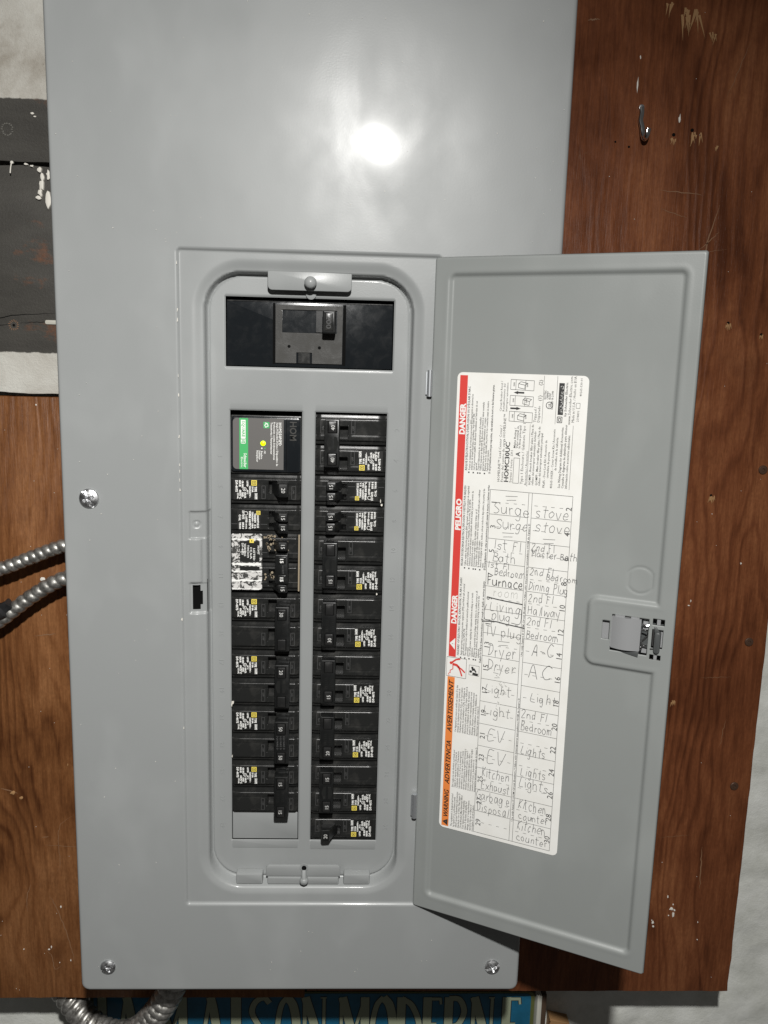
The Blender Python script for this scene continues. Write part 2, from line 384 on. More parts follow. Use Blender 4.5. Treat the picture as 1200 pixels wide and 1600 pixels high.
for (x0,z0,x1,z1,w_) in [(11.9,20.5,14.6,21.0,.02),(12.0,22.9,13.6,22.8,.03),(12.1,22.3,13.1,22.0,.02),(14.1,26.0,14.8,27.9,.02),(14.2,22.5,13.4,18.9,.05),(13.6,20.9,14.3,21.6,.03),(15.2,4.9,16.4,4.95,.015),(9.1,28.3,9.5,28.35,.05),(14.1,-1.9,15.4,-1.8,.015),(15.9,-2.3,16.0,-4.2,.05),(16.2,2,16.35,3.2,.02)]:
    n = 14; P = [(x0+(x1-x0)*t/n+random.uniform(-.03,.03), Z0+z0+(z1-z0)*t/n+random.uniform(-.02,.02)) for t in range(n+1)]
    f.ribbon(P, w_, -.006, SCRATCH, True)
tag(f.build('scratches', T_R), kind='stuff')
for x, z in [(16.77,13.11),(16.94,6.39),(16.97,.36)]:
    f = MB(); f.lathe([(.17,.0),(.17,-.03),(.15,-.05),(.06,-.055),(.05,-.02),(.001,-.02)], (x, z+Z0), RUSTY, 20); f.build('screw', T_R, 40)
# left board (x + 14, z + 9.23)
f = MB()
for x, z, w_, h_ in [(-9.6,9.55,.13,.16),(-10.02,9.2,.1,.06),(-10.0,8.4,.22,.22),(-11.5,-.2,.24,.2),(-11.2,-.4,.16,.15),(-9.35,1.0,.03,.12),(-9.95,14.85,.05,.1),(-9.85,-5.1,.06,.12),(-9.55,-7.5,.05,.08),(-11.4,-7.0,.05,.05),(-10.0,-7.6,.04,.05),(-10.4,-7.0,.1,.06),(-10.3,-6.9,.05,.12),(-9.1,-5.2,.06,.08),(-10.2,9.03,.18,.05)]:
    fleck(f, x+14, z+9.23, w_, h_, FLECK if z > 1 or z < -3 else RAWW, lift=.02)
for i in range(40): fleck(f, random.uniform(1.5,7), random.uniform(0,24), .02, .028, FLECK, n=6, lift=.008)
tag(f.build('paint_flecks', T_L, 30), kind='stuff')
f = MB()
for pts, w_ in [([(-9.2,-1.1),(-9.7,-1.5),(-9.85,-2.2),(-9.8,-3.2),(-9.95,-3.6)],.02),([(-10.3,-4.6),(-10.1,-5.0),(-9.75,-6.0),(-9.5,-7.0),(-9.4,-7.6)],.035),([(-11.0,-4.1),(-11.15,-4.6),(-11.2,-5.4)],.03),([(-10.6,-7.0),(-10.3,-7.3),(-10.2,-7.9),(-9.9,-7.7)],.03),([(-10.4,-2.4),(-8.9,-2.5)],.02),([(-10.5,-2.1),(-10.2,-2.05)],.035),([(-10.4,6.2),(-9.9,6.25),(-9.6,6.3)],.04),([(-12,.0),(-11.3,-.2)],.05)]:
    P = spline([(x+14, 0, z+9.23) for x, z in pts], 6); P = [(p[0]+random.uniform(-.02,.02), p[2]+random.uniform(-.02,.02)) for p in P]
    f.ribbon(P, w_, -.006, SCRATCH, True)
tag(f.build('scratches', T_L), kind='stuff')

# ------------------------------------------------------------------ painted planks at the upper left
PU = thing('painted_plank', 'upper plank at top left, pale paint above and dark gray paint below', 'plank', (-15, 4, 23.10))
b = board('', '', 0, 12, 0, 12, PLANKU, 0, .72, .035); b.build('plank_face', PU, 30)
PL = thing('painted_plank', 'lower plank at left, dark gray paint with a pale strip along its bottom edge', 'plank', (-15, 4, 15.25))
b = board('', '', 0, 12, 0, 7.72, PLANKL, 0, .72, .045); b.build('plank_face', PL, 30)
f = MB()
for x, z, w_, h_ in [(5.55,7.6,.14,.16),(5.62,7.35,.12,.22),(5.6,7.1,.17,.26),(5.53,6.85,.13,.2),(5.48,6.68,.16,.1),(5.83,7.42,.1,.24),(5.80,6.6,.2,.42),(5.1,7.75,.12,.06),(5.3,7.7,.1,.05)]:
    fleck(f, x, z, w_*1.35, h_*1.5, FLECK, y=-.03, n=11, lift=.07)
f.build('paint_drip', PL, 40)
f = MB(); f.sweep([(4.6,-.05,7.78),(4.61,-.16,7.62),(4.6,-.2,7.42)], lambda d, t: .022, FLECK, 8); f.lathe([(.05,.0),(.05,-.08),(.001,-.09)], (4.62,7.8), FLECK, 10); f.build('nail', PL, 40)
f = MB(); P = rrect(5.5,6.3,2.43,2.58,.06); f.prism(P, -.05, .0, TRIMW, .02); f.build('filler_patch', PL, 40)
f = MB(); f.lathe([(.05,-.01),(.04,-.012),(.001,-.008)], (4.4,2.37), HOLE, 12)
for i in range(14):
    a = i*.45; r = .1+.03*random.random(); f.ribbon([(4.4+r*math.cos(a), 2.37+r*math.sin(a)), (4.4+(r+.07)*math.cos(a+.2), 2.37+(r+.07)*math.sin(a+.2))], .02, -.006, SCRATCH)
f.build('knot', PL)
f = MB()
for pts, w_ in [([(2.5,2.58),(3.6,2.55),(4.5,2.72),(5.9,2.82)],.03),([(2.5,2.33),(3.5,2.33),(4.3,2.4)],.03),([(4.6,2.44),(5.2,2.5),(5.9,2.5)],.02)]:
    P = spline([(x,0,z) for x,z in pts], 7); f.ribbon([(p[0], p[2]+random.uniform(-.012,.012)) for p in P], w_, -.006, HOLE, True)
f.build('crack', PL)
GREYP = mat('chalky_gray_mark', (.13,.125,.11), .7)
f = MB(); fleck(f, 5.37, 1.55, .14, .1, FLECK, lift=.02); fleck(f, 5.45, 1.46, .12, .06, FLECK, lift=.02)
for i in range(16):
    a = 2*math.pi*i/16; x = 4.5+.17*math.cos(a)+random.uniform(-.02,.02); z = 1.02+.19*math.sin(a)
    fleck(f, x, z, .09, .06, GREYP, n=7, lift=.004)
f.build('paint_flecks', PU, 30)['kind'] = 'stuff'

# ------------------------------------------------------------------ armoured cables
def armour(path, Rr, pitch, m=FLEX, seg=20, per=9):
    P = np.array(path, float); d = np.concatenate([[0], np.cumsum(np.linalg.norm(np.diff(P,axis=0),axis=1))])
    n = int(d[-1]/pitch*per); t = np.linspace(0, d[-1], n); Q = np.stack([np.interp(t, d, P[:,i]) for i in range(3)], 1)
    mb = MB(); mb.sweep(Q, lambda s_, th: Rr*(.76+.24*abs(math.sin(math.pi*(s_/pitch+th/(2*math.pi))))**.45), m, seg); return mb
A1 = thing('armored_cable', 'upper ribbed metal cable entering behind the panel from the left', 'cable', (-9, 3, 10), group=None)
p = spline([(-15,2.9,7.9),(-13,2.95,8.5),(-11.1,3.0,9.02),(-9.9,3.05,9.5),(-8.77,3.05,9.92),(-7.0,3.1,10.3)], 16)
armour([(q[0]+9,q[1]-3,q[2]-10) for q in p], .255, .285).build('armor', A1, 60)
A2 = thing('armored_cable', 'lower ribbed metal cable on the left, partly wrapped in black', 'cable', (-9, 3, 9))
p = spline([(-15,3.2,5.0),(-12.6,3.1,6.2),(-11.2,3.0,7.12),(-10.0,3.0,8.05),(-8.82,3.0,8.72),(-7.0,3.0,9.2)], 16)
armour([(q[0]+9,q[1]-3,q[2]-9) for q in p], .28, .33).build('armor', A2, 60)
f = MB(); q = spline([(-12.6,2.98,6.5),(-11.5,2.85,7.25),(-10.75,2.78,7.82)], 12)
f.sweep([(a[0]+9,a[1]-3,a[2]-9) for a in q], lambda s_, th: .31+.04*math.sin(3*th+s_*5)-(.12 if s_ > 1.95 else 0), TAPE, 14)
f.build('tape_wrap', A2, 50)
A3 = thing('flexible_conduit', 'thick ribbed steel conduit curving up under the panel bottom', 'conduit', (-5.5, 3, -8))
p = spline([(-12.3,6.6,-7.6),(-11.2,5.75,-8.75),(-10.1,4.9,-9.75),(-8.9,4.1,-10.5),(-7.8,3.6,-10.6),(-6.8,3.2,-10.1),(-6.05,2.95,-9.2),(-5.35,2.8,-8.0),(-4.9,2.8,-6.6),(-4.8,2.8,-5.0)], 16)
armour([(q[0]+5.5,q[1]-3,q[2]+8) for q in p], .56, .34, seg=28).build('armor', A3, 60)

# ------------------------------------------------------------------ wall hook
H = thing('wall_hook', 'small steel hook screwed to the brown plywood at upper right', 'hook', (11.15, 4, 25.0)); H.scale = (.75,.75,.8)
f = MB(); q = spline([(.0,-.06,.75),(.02,-.09,.5),(-.02,-.14,.2),(.05,-.20,-.1),(.10,-.26,-.42),(.13,-.42,-.60),(.17,-.62,-.50),(.20,-.66,-.25)], 8)
f.sweep(q, lambda s_, th: .075+.05*abs(math.cos(th)), SPRING, 12); f.build('hook_body', H, 60)
f = MB(); f.lathe([(.15,0),(.15,-.05),(.12,-.11),(.05,-.14),(.045,-.10),(.001,-.10)], (0,.72), ZINC, 16); f.build('screw', H, 40)

# ------------------------------------------------------------------ enamel sign, trims and block on the wall below
SG = thing('enamel_sign', 'blue sign with tall cream capital letters below the electrical panel', 'sign', (0, 5.05, -15.25))
f = MB(); f.prism(rrect(-9.2, 9.76, 0, 5.42, .2), -.02, .05, SIGNO, .01); f.build('border', SG, 30)
f = MB(); f.box(-9.1, 9.6, .055, 1.9, .1, 5.2, TRIMB); f.build('backing_board', SG)
f = MB(); f.prism(rrect(-9.05, 9.6, .12, 5.36, .22), -.035, -.018, SIGNB, .006); f.build('face', SG, 30)
f = MB()
def letter(strokes, x0, w_, zt=5.20, h=2.9):
    for back in (1, 0):
        for pts, wd in strokes:
            P = spline([(x0+a*w_, 0, zt-h+b*h) for a, b in pts], 8) if len(pts) > 2 else [(x0+pts[0][0]*w_, 0, zt-h+pts[0][1]*h), (x0+pts[1][0]*w_, 0, zt-h+pts[1][1]*h)]
            f.ribbon([(p[0], p[2]) for p in P], wd+(.07 if back else 0), -.042-random.random()*.002 if back else -.049-random.random()*.002, SIGNK if back else SIGNC)
TH, TN = .36, .13
LT = {
 'L': ([([(.2,1),(.2,0)],TH),([(.2,.04),(1,.04)],TN)]), 'A': ([([(.5,1),(.42,.85),(.1,0)],.16),([(.5,1),(.62,.75),(.88,0)],TH),([(.25,.3),(.78,.3)],.1)]),
 'M': ([([(.1,1),(.12,0)],TN),([(.14,1),(.5,.35)],TH),([(.5,.35),(.88,1)],TN),([(.88,1),(.9,0)],TH)]),
 'I': ([([(.5,1),(.5,0)],.42)]), 'S': ([([(1,.9),(.75,.99),(.4,.92),(.25,.75),(.5,.55),(.85,.35),(.9,.15),(.6,.02),(.1,.1)],.24)]),
 'O': ([([(.5,1),(.25,.85),(.12,.5),(.25,.15),(.5,0)],.22),([(.5,1),(.75,.85),(.88,.5),(.75,.15),(.5,0)],TH)]),
 'N': ([([(.12,1),(.12,0)],.16),([(.14,1),(.5,.55),(.84,0)],TH),([(.9,1),(.9,0)],.13),([(.75,.99),(1,.99)],.06)]),
 'D': ([([(.15,1),(.15,0)],TH),([(.15,.98),(.6,.85),(.9,.5),(.6,.12),(.15,.02)],.24)]),
 'E': ([([(.2,1),(.2,0)],TH),([(.2,.97),(.95,.97)],.14),([(.2,.55),(.75,.55)],.12),([(.2,.03),(.95,.03)],.14),([(.92,.99),(.97,.88)],.10)]),
 'R': ([([(.15,1),(.15,0)],TH),([(.15,.98),(.6,.96),(.82,.76),(.6,.55),(.2,.5)],.24),([(.4,.5),(.9,0)],.26)])}
for ch, x0, w_ in [('L',-8.85,.8),('A',-8.2,1.1),('M',-6.5,1.35),('A',-4.7,1.15),('I',-3.35,.6),('S',-2.62,1.0),('O',-1.4,1.05),('N',-.25,1.05),('M',1.3,1.3),('O',2.65,1.15),('D',3.85,1.05),('E',4.98,.75),('R',5.9,1.0),('N',7.0,1.02),('E',8.4,.75)]:
    letter(LT[ch], x0, w_)
f.build('lettering', SG)
t = thing('trim_strip', 'narrow off-white vertical strip beside the right edge of the blue sign', 'trim strip', (9.80, 4.85, -15.2))
f = MB(); f.prism(rrect(0,.20,0,5.42,.03), -.12, 2.1, TRIMW, .02); f.build('strip_face', t, 30)
f = MB(); f.prism(rrect(.205,.42,0,5.42,.02), -.04, 2.1, TRIMB, .01); f.build('backing_strip', t, 30)
t = thing('wood_block', 'small sawn wooden block end at the bottom, right of the blue sign', 'wood block', (10.85, 6.5, -14.5))
f = MB(); f.prism([(0,0),(1.15,0),(.95,1.85),(.05,2.05)], 0, .6, RAWW, .04); f.build('block', t, 30)
f = MB()
for x, z in [(.06,1.93),(.12,1.75),(.1,1.55)]: f.prism(circle(x, z, .028, 8), -.006, .004, HOLE)
tag(f.build('nail_marks', t), kind='stuff')

# ================================================================== the electrical panel
EP = thing('electrical_panel', 'large gray steel breaker panel with its narrow door swung open', 'breaker panel', (0,0,0))
CH, CT, CB = 7.80, 32.0, -5.58          # half width, top, bottom of the cover
f = MB()
f.box(-7.12, 7.12, .12, .20, CB+.35, CT-.35, GRAY) if False else None
for (x0,x1,z0,z1) in ((-7.15,-7.07,CB+.35,CT-.35),(7.07,7.15,CB+.35,CT-.35)): f.box(x0,x1,.08,3.98,z0,z1,GRAY)
f.box(-7.07,7.07,.08,3.98,CB+.35,CB+.43,GRAY); f.box(-7.07,7.07,.08,3.98,CT-.43,CT-.35,GRAY); f.box(-7.07,7.07,3.90,3.98,CB+.43,CT-.43,GRAY)
f.build('enclosure_box', EP)
# cover plate as an embossed sheet
DF = .52                                # depth of the dead front behind the cover face
BX, BT, BB, BR_ = 3.235, 19.30, -1.43, 1.15
def cover_h(X, Z):
    Y = np.zeros_like(X)
    # shallow square-cornered pan the door closes into
    d = sdr(X, Z, -4.06, 4.06, -2.19, 19.96, .12)
    Y += .080*ss(-d, -.01, .075)
    # raised bead round that pan
    # latch strip pressed in on the left of the basin
    def pk(x0,x1,z0,z1,dep,w_=.05): return dep*ss(-sdr(X,Z,x0,x1,z0,z1,.05), -.01, w_)
    Y += np.maximum.reduce([pk(-3.80,-2.9,10.86,11.80,.075), pk(-3.44,-2.9,9.2,11.2,.05), pk(-3.82,-2.9,8.36,9.42,.075)])
    # little dimple
    dd = np.hypot(X+3.57, Z-11.35); Y += .03*ss(-dd, -.15, -.10)-.03*ss(-dd,-.09,-.05)
    # the basin: soft shoulder, then a steep wall
    b = sdr(X, Z, -BX, BX, BB, BT, BR_)
    Y += .10*ss(-b, -.40, -.02)
    low = ss(-Z, .2, 1.3)
    Y += (DF-.15)*ss(-b, -(.04+.13*low), .03)
    # edges of the sheet roll back
    e = np.maximum(np.abs(X)-CH, np.maximum(CB-Z, Z-CT)); ec = sdr(X, Z, -CH, CH, CB, CT, .28)
    Y += .10*np.clip((ec+.07)/.07, 0, 3)**1.6
    # very slight unevenness of a big thin sheet
    Y += .012*np.sin(X*.31+.6)*np.cos(Z*.17+.4)
    return Y
def cover_keep(X, Z):
    inb = sdr(X, Z, -BX, BX, BB, BT, BR_) > -.10
    hole = (X > -3.72) & (X < -3.47) & (Z > 8.50) & (Z < 9.32) | (X > -3.48) & (X < -3.40) & (Z > 8.66) & (Z < 9.12)
    cor = sdr(X, Z, -CH, CH, CB, CT, .28) < .03
    return inb & ~hole & cor
xe = [CH-.28, CH-.2, CH-.14, CH-.09, CH-.05, CH-.02, CH]; 
xl = lines(np.arange(-7.5,7.51,.25), xe, [-x for x in xe], np.arange(-4.5,4.501,.042), [-3.72,-3.47,-3.40])
zl = lines(np.arange(-5.3,31.8,.3), [CB,CB+.02,CB+.05,CB+.09,CB+.14,CB+.2,CB+.28], [CT,CT-.05,CT-.1], np.arange(-2.5,-.2,.042), np.arange(-.2,18,.12), np.arange(8.2,12,.042), np.arange(18,20.3,.042), [8.50,9.32,8.66,9.12])
f = MB(); f.sheet(xl, zl, cover_h, GRAY, cover_keep); f.build('cover', EP, 180)
f = MB(); f.box(-3.9,-3.25,.30,.34,8.3,9.5,HOLE); f.build('latch_slot_back', EP)
# dead front: flat plate with the openings cut in it
OX0, OX1 = .215, 2.525
def df_keep(X, Z):
    k_ = sdr(X, Z, -BX-.05, BX+.05, BB-.05, BT+.05, BR_) < .02
    a = (np.abs(X) < OX1) & (np.abs(X) > OX0) & (Z > 0) & (Z < 15.05) & ~((X < 0) & (Z < .0))
    m_ = (np.abs(X) < 2.655) & (Z > 16.43) & (Z < 18.60)
    return k_ & ~a & ~m_
def df_h(X, Z):
    Y = np.full_like(X, DF)
    for x0,x1,z0,z1 in ((-OX1,-OX0,0,15.05),(OX0,OX1,0,15.05),(-2.655,2.655,16.43,18.60)):
        d = sdr(X, Z, x0, x1, z0, z1, .02); Y += .03*ss(-d, -.05, 0)       # edges turned slightly in
    b = sdr(X, Z, -BX, BX, BB, BT, BR_); Y += -.015*ss(b, -.30, -.08)*(Z < 17)+.09*ss(b,-.10,-.03)
    Y += .03*ss(-sdr(X,Z,-OX1,-OX0,-.29,.99,.02),-.02,.02)*0
    return Y
def around(v): return [v-.05,v-.035,v-.02,v,v+.02,v+.035,v+.05]
xl = lines(*[around(v) for v in (-2.655,2.655,-OX1,OX1,-OX0,OX0)], np.arange(-3.3,3.31,.08), np.arange(2.0,3.3,.05), -np.arange(2.0,3.3,.05))
zl = lines(*[around(v) for v in (0,1.0,15.05,16.43,18.60)], np.arange(-1.5,-.2,.05), np.arange(-.2,18.2,.25), np.arange(18.1,19.4,.05))
f = MB(); f.sheet(xl, zl, df_h, GRAY, df_keep); DFO = f.build('dead_front', EP, 180)
# raised circuit numbers, turned like the breaker print
for i in range(15):
    zc = 14.55-i
    for n_, x, dn, up_, sg in ((str(2*i+1), -2.93, (0,0,-1), (1,0,0), 1), (str(2*i+2), 2.93, (0,0,1), (-1,0,0), -1)):
        f = MB(); f.text(n_, (x, DF-.004, zc+sg*.065*len(n_)), dn, up_, .22, GRAY, extrude=.035, res=1); f.build('embossed_number', EP)
# twist-out filler plates at the bottom of both columns
f = MB(); f.prism(rrect(-OX1+.02,-OX0-.02,.03,1.04,.02), DF+.03, DF+.08, GRAY, .02); f.build('filler_plate', EP, 30)
f = MB(); f.prism(rrect(-OX1+.01,-OX0-.01,-.30,-.008,.02), DF-.012, DF+.02, GRAY, .008); f.build('filler_strip', EP, 30)
f = MB(); f.prism(rrect(OX0+.01,OX1-.01,-.34,-.015,.02), DF-.012, DF+.02, GRAY, .008); f.build('filler_strip', EP, 30)
# dark interior behind the openings
f = MB(); f.box(-3.0,3.0,1.35,1.40,-.3,18.9,HOLE); f.build('interior_back', EP)
# trim tabs with their painted screws
f = MB(); f.prism(rrect(-1.30,1.30,18.80,19.38,.14,6,(1,1,0,0)), .17, .24, GRAY, .03); f.build('tab', EP, 40)
f = MB(); f.lathe([(.10,.26),(.10,.16),(.17,.10),(.19,.02),(.185,-.04),(.15,-.10),(.09,-.14),(.03,-.155),(.001,-.157)], (.03,19.04), GRAY, 24); f.build('trim_screw', EP, 60)
f = MB(); f.lathe([(.16,DF),(.16,DF-.08),(.10,DF-.10),(.001,DF-.10)], (.03,18.72), GRAY, 20); f.build('screw_boss', EP, 60)
f = MB(); f.prism(rrect(-1.30,1.30,-1.22,-.80,.12,6,(0,0,1,1)), .22, .29, GRAY, .03); f.build('tab', EP, 40)
f = MB(); f.prism(rrect(-2.35,-1.42,-1.52,-1.12,.05), .20, .5, GRAY, .05); f.prism(rrect(1.42,2.35,-1.52,-1.12,.05), .20, .5, GRAY, .05); f.prism(rrect(-1.25,1.25,-1.52,-1.24,.04), .20, .5, GRAY, .04); f.build('bottom_ledge', EP, 40)
f = MB(); f.lathe([(.155,.21),(.155,.195),(.12,.19)], (.03,-.86), GRAY, 20); f.prism(circle(.03,-.88,.085,16), .188, .22, HOLE); f.build('keyhole', EP, 40)
f = MB(); f.sweep([(.03,.16,-.94),(.03,.08,-1.06),(.04,.04,-1.20)], lambda s_,t_: .09, GRAY, 14); f.lathe([(.13,.2),(.15,.08),(.14,0),(.09,-.06),(.001,-.08)], (.04,-1.28), GRAY, 20); f.build('trim_screw', EP, 60)
# big cover screws: shallow cone heads with a cut combination recess
def cover_screw(x, z, r, a0):
    f = MB(); n = 40; rings = [(1.0,0),(1.0,-.035),(.94,-.065),(.8,-.088),(.62,-.105),(.45,-.118),(.3,-.125),(.18,-.128),(.08,-.13),(.01,-.13)]
    vs = []
    for k_, (q, y) in enumerate(rings):
        for j in range(n):
            th = 2*math.pi*j/n; px, pz = q*r*math.cos(th), q*r*math.sin(th)
            u = px*math.cos(a0)+pz*math.sin(a0); v = -px*math.sin(a0)+pz*math.cos(a0)
            dep = 0
            if k_ > 1:
                dep = max(.075*max(0, 1-(abs(v)/(r*.13))**4), .075*max(0, 1-(abs(u)/(r*.13))**4)*(1 if abs(v) < r*.45 else 0))
                if math.hypot(u, v) < r*.22: dep = .10
            vs.append((x+px, y+dep, z+pz))
    fs = [(i*n+j, (i+1)*n+j, (i+1)*n+(j+1)%n, i*n+(j+1)%n) for i in range(len(rings)-1) for j in range(n)]
    f.add(vs, fs, ZINC); f.build('screw', EP, 30)
cover_screw(-6.93, 12.16, .315, math.radians(118)); cover_screw(-6.83, -4.62, .27, math.radians(28)); cover_screw(6.83, -4.60, .27, math.radians(20)); cover_screw(6.93, 12.16, .3, .4)

# ------------------------------------------------------------------ door
HX, HY, DA = 3.8467, -.0105, .4541
DW, DZ0, DZ1 = 7.9065, -2.1775, 19.9178
DOOR_LOC = (HX, HY, 0)
def notch(X, Z):                         # plateau round the latch stays at rim level
    return sdr(X, Z, 5.42, 9.5, 7.80, 9.84, .25)
def door_h(X, Z):
    pan = sdr(X, Z, .50, 7.43, -1.60, 19.42, .20)
    d = np.maximum(pan, -notch(X, Z))
    Y = .10*ss(-d, -.02, .11)
    Y -= .005*np.exp(-((d-.08)/.06)**2)
    # rectangular-sided round knockout
    cxk, czk = 6.82, 10.54; rr_ = np.hypot(X-cxk, Z-czk); kd = np.maximum(rr_-.40, np.abs(X-cxk)-.34)
    Y += .022*np.exp(-(kd/.028)**2)
    e = sdr(X, Z, 0, DW, DZ0, DZ1, .10); Y += .09*np.clip((e+.06)/.06, 0, 2)**1.6
    Y += .010*np.sin(X*.5+1)*np.cos(Z*.2)
    return Y
HOLES = [(5.83,6.05,8.62,9.20),(6.10,7.18,8.30,9.42),(7.28,7.62,9.27,9.46),(7.28,7.60,8.56,9.14),(7.26,7.58,8.20,8.36)]
def door_keep(X, Z):
    k_ = sdr(X, Z, 0, DW, DZ0, DZ1, .10) < .012
    for x0,x1,z0,z1 in HOLES: k_ &= ~((X > x0) & (X < x1) & (Z > z0) & (Z < z1))
    return k_
e_ = [0,.02,.045,.07,.1,.15]
xl = lines(e_, [DW-x for x in e_], np.arange(.2,.8,.045), np.arange(.8,5.2,.2), np.arange(5.2,7.75,.042), [h for H_ in HOLES for h in H_[:2]])
zl = lines([DZ0+x for x in e_], [DZ1-x for x in e_], np.arange(-2.1,-1.2,.045), np.arange(-1.2,7.4,.2), np.arange(7.4,11.1,.036), np.arange(11.1,19,.2), np.arange(19,19.8,.045), [h for H_ in HOLES for h in H_[2:]])
f = MB(); f.sheet(xl, zl, door_h, GRAYD, door_keep)
DOOR = f.build('door', EP, 180, loc=DOOR_LOC, rot=(0,0,-DA))
so = DOOR.modifiers.new('thickness', 'SOLIDIFY'); so.thickness = .05*I; so.offset = -1
# hinge barrels sit where door meets cover
for z0, z1 in ((15.66,16.48),(1.22,2.10)):
    f = MB(); f.sweep([(HX-.03,-.055,z0),(HX-.03,-.055,(z0+z1)/2),(HX-.03,-.055,z1)], lambda s_,t_: .085, BARREL, 18)
    f.box(HX-.15,HX-.05,-.03,.03,z0+.06,z1-.05,BARREL); f.build('hinge', EP, 50)
# latch body
L = MB()
n = 16; P = []
for i in range(n+1):
    t_ = i/n; x = 6.12+t_*.84; P.append((x, .04-.17*math.sin(math.pi*min(1,.12+t_*.80))))
vs = [(x, y, z) for z in (8.40, 9.38) for x, y in P]; m_ = n+1
L.add(vs, [(i, i+1, m_+i+1, m_+i) for i in range(n)], LATCH)
L.add([(x, y, 9.38) for x, y in P]+[(P[-1][0],.25,9.38),(P[0][0],.25,9.38)], [tuple(range(m_+2))], LATCH)
L.add([(x, y, 8.40) for x, y in P]+[(P[-1][0],.25,8.40),(P[0][0],.25,8.40)], [tuple(reversed(range(m_+2)))], LATCH)
L.add([(P[-1][0],P[-1][1],8.40),(P[-1][0],.25,8.40),(P[-1][0],.25,9.38),(P[-1][0],P[-1][1],9.38)], [(0,1,2,3)], LATCH)
L.box(6.10,6.14,-.02,.2,8.42,9.36,LATCH)
L.box(6.20,6.48,-.06,.02,9.38,9.44,LATCH); L.box(6.66,6.90,-.03,.03,9.36,9.43,LATCH)
L.prism([(6.22,8.40),(6.30,8.33),(6.60,8.26),(6.93,8.20),(6.95,8.40)], -.02, .1, LATCHD, .02)
L.box(5.78,6.10,.14,.17,8.55,9.27,LATCH)                                    # tongue seen through the small window
L.build('latch_cover', DOOR, 40)
L = MB(); L.box(5.75,7.70,.30,.34,8.12,9.52,LATCHD); L.box(7.0,7.16,.16,.22,9.05,9.40,LATCH); L.box(7.0,7.16,.16,.22,8.32,8.50,LATCH); L.box(7.45,7.60,.12,.2,8.58,9.10,LATCH)
L.box(7.40,7.50,.02,.08,9.28,9.45,LATCH); L.box(7.38,7.47,.02,.08,8.21,8.35,LATCH)
L.prism(rrect(7.36,7.54,8.42,9.08,.08), -.10, .16, LATCHD, .05)
L.prism([(7.36,9.02),(7.54,9.02),(7.40,9.22),(7.34,9.22)], -.05, .16, LATCHD, .02); L.build('latch_lever', DOOR, 40)
L = MB()
for pts in ([(6.98,.04,9.06),(7.08,.0,9.08),(7.17,.03,9.02)], [(6.98,.05,8.66),(7.06,.0,8.78),(7.17,.02,8.92)], [(6.98,.05,8.52),(7.06,.01,8.60),(7.17,.05,8.56)], [(6.99,.08,9.22),(7.08,.04,9.2),(7.17,.06,9.22)], [(7.0,.06,8.42),(7.03,.03,8.55),(7.02,.06,8.66)]):
    L.sweep(spline(pts, 5), lambda s_,t_: .022, SPRING, 8)
L.prism([(6.98,8.64),(7.17,8.58),(7.17,8.88),(7.05,8.80)], .08, .12, LATCHD); L.prism([(7.30,8.62),(7.34,8.62),(7.34,9.14),(7.30,9.14)], .03, .06, SPRING); L.prism([(7.26,8.50),(7.38,8.52),(7.37,8.56),(7.26,8.55)], -.01, .06, SPRING)
for i in range(7): L.box(6.955,7.0,.0,.03,8.50+i*.085,8.53+i*.085,SPRING)
L.build('latch_spring', DOOR, 40)

# ------------------------------------------------------------------ the directory label on the door (door space; viewer side is -y)
LB = MB(); YP = .092
LB.prism(rrect(.86,4.93,1.07,16.45,.17), YP-.006, YP+.002, PAPER)
Y1 = YP-.0085; Y2 = YP-.011
UP = (0,0,1); LEFT = (-1,0,0); RIGHT = (1,0,0)
def vt(s_, u, z, size, m=INKS, width=None, bold=0, **k_): LB.text(s_, (u, Y2, z), UP, LEFT, size, m, width=width, bold=bold, **k_)   # printed sideways, reading upward
def vt2(s_, u, z, size, m, width, **k_):
    for a_ in (0, .011): vt(s_, u+a_*.6, z+a_, size, m, width, 0, **k_)
    vt(s_, u, z+.011, size, m, width, 0, **k_)
def rect(u0,u1,z0,z1,m,y=None): LB.flat([(u0,z0),(u1,z0),(u1,z1),(u0,z1)], Y1 if y is None else y, m)
def ln(u0,z0,u1,z1,w_=.012,m=INKS): LB.ribbon([(u0,z0),(u1,z1)], w_, Y2, m)
rect(.95,1.20,7.20,16.36,RED); rect(.95,1.20,1.14,6.50,ORG)
vt('DANGER', 1.165, 14.52, .245, WHITE, .98, .045); vt('PELIGRO', 1.165, 11.45, .245, WHITE, 1.02, .045); vt('DANGER', 1.165, 8.33, .245, WHITE, .98, .045)
vt2('AVERTISSEMENT', 1.16, 4.55, .23, INK, 1.84, shear=.25); vt2('ADVERTENCIA', 1.16, 2.68, .23, INK, 1.56, shear=.25); vt2('WARNING', 1.16, 1.45, .23, INK, 1.02, shear=.25)
LB.flat([(1.16,7.45),(1.16,7.85),(.97,7.65)], Y2, WHITE); LB.flat([(1.165,1.17),(1.165,1.41),(.975,1.29)], Y2, INK)
vt('!', 1.15, 7.62, .15, RED, bold=.02); vt('!', 1.155, 1.27, .12, ORG, bold=.02)
def para(lines_, u0, z0, du, size=.098, bold=.0, maxw=2.9, firstbold=True):
    for i, s_ in enumerate(lines_):
        bul = s_.startswith('*'); s_ = s_.lstrip('*'); u = u0+i*du
        if bul: rect(u-.065, u-.02, z0-.10, z0-.055, INK, Y2)
        if s_:
            _, _, wd, _ = glyphs(s_, bold, 0, 1, 0)
            LB.text(s_, (u, Y2, z0), UP, LEFT, size, INKS, width=min(maxw, wd*size*.80), bold=bold, res=1)
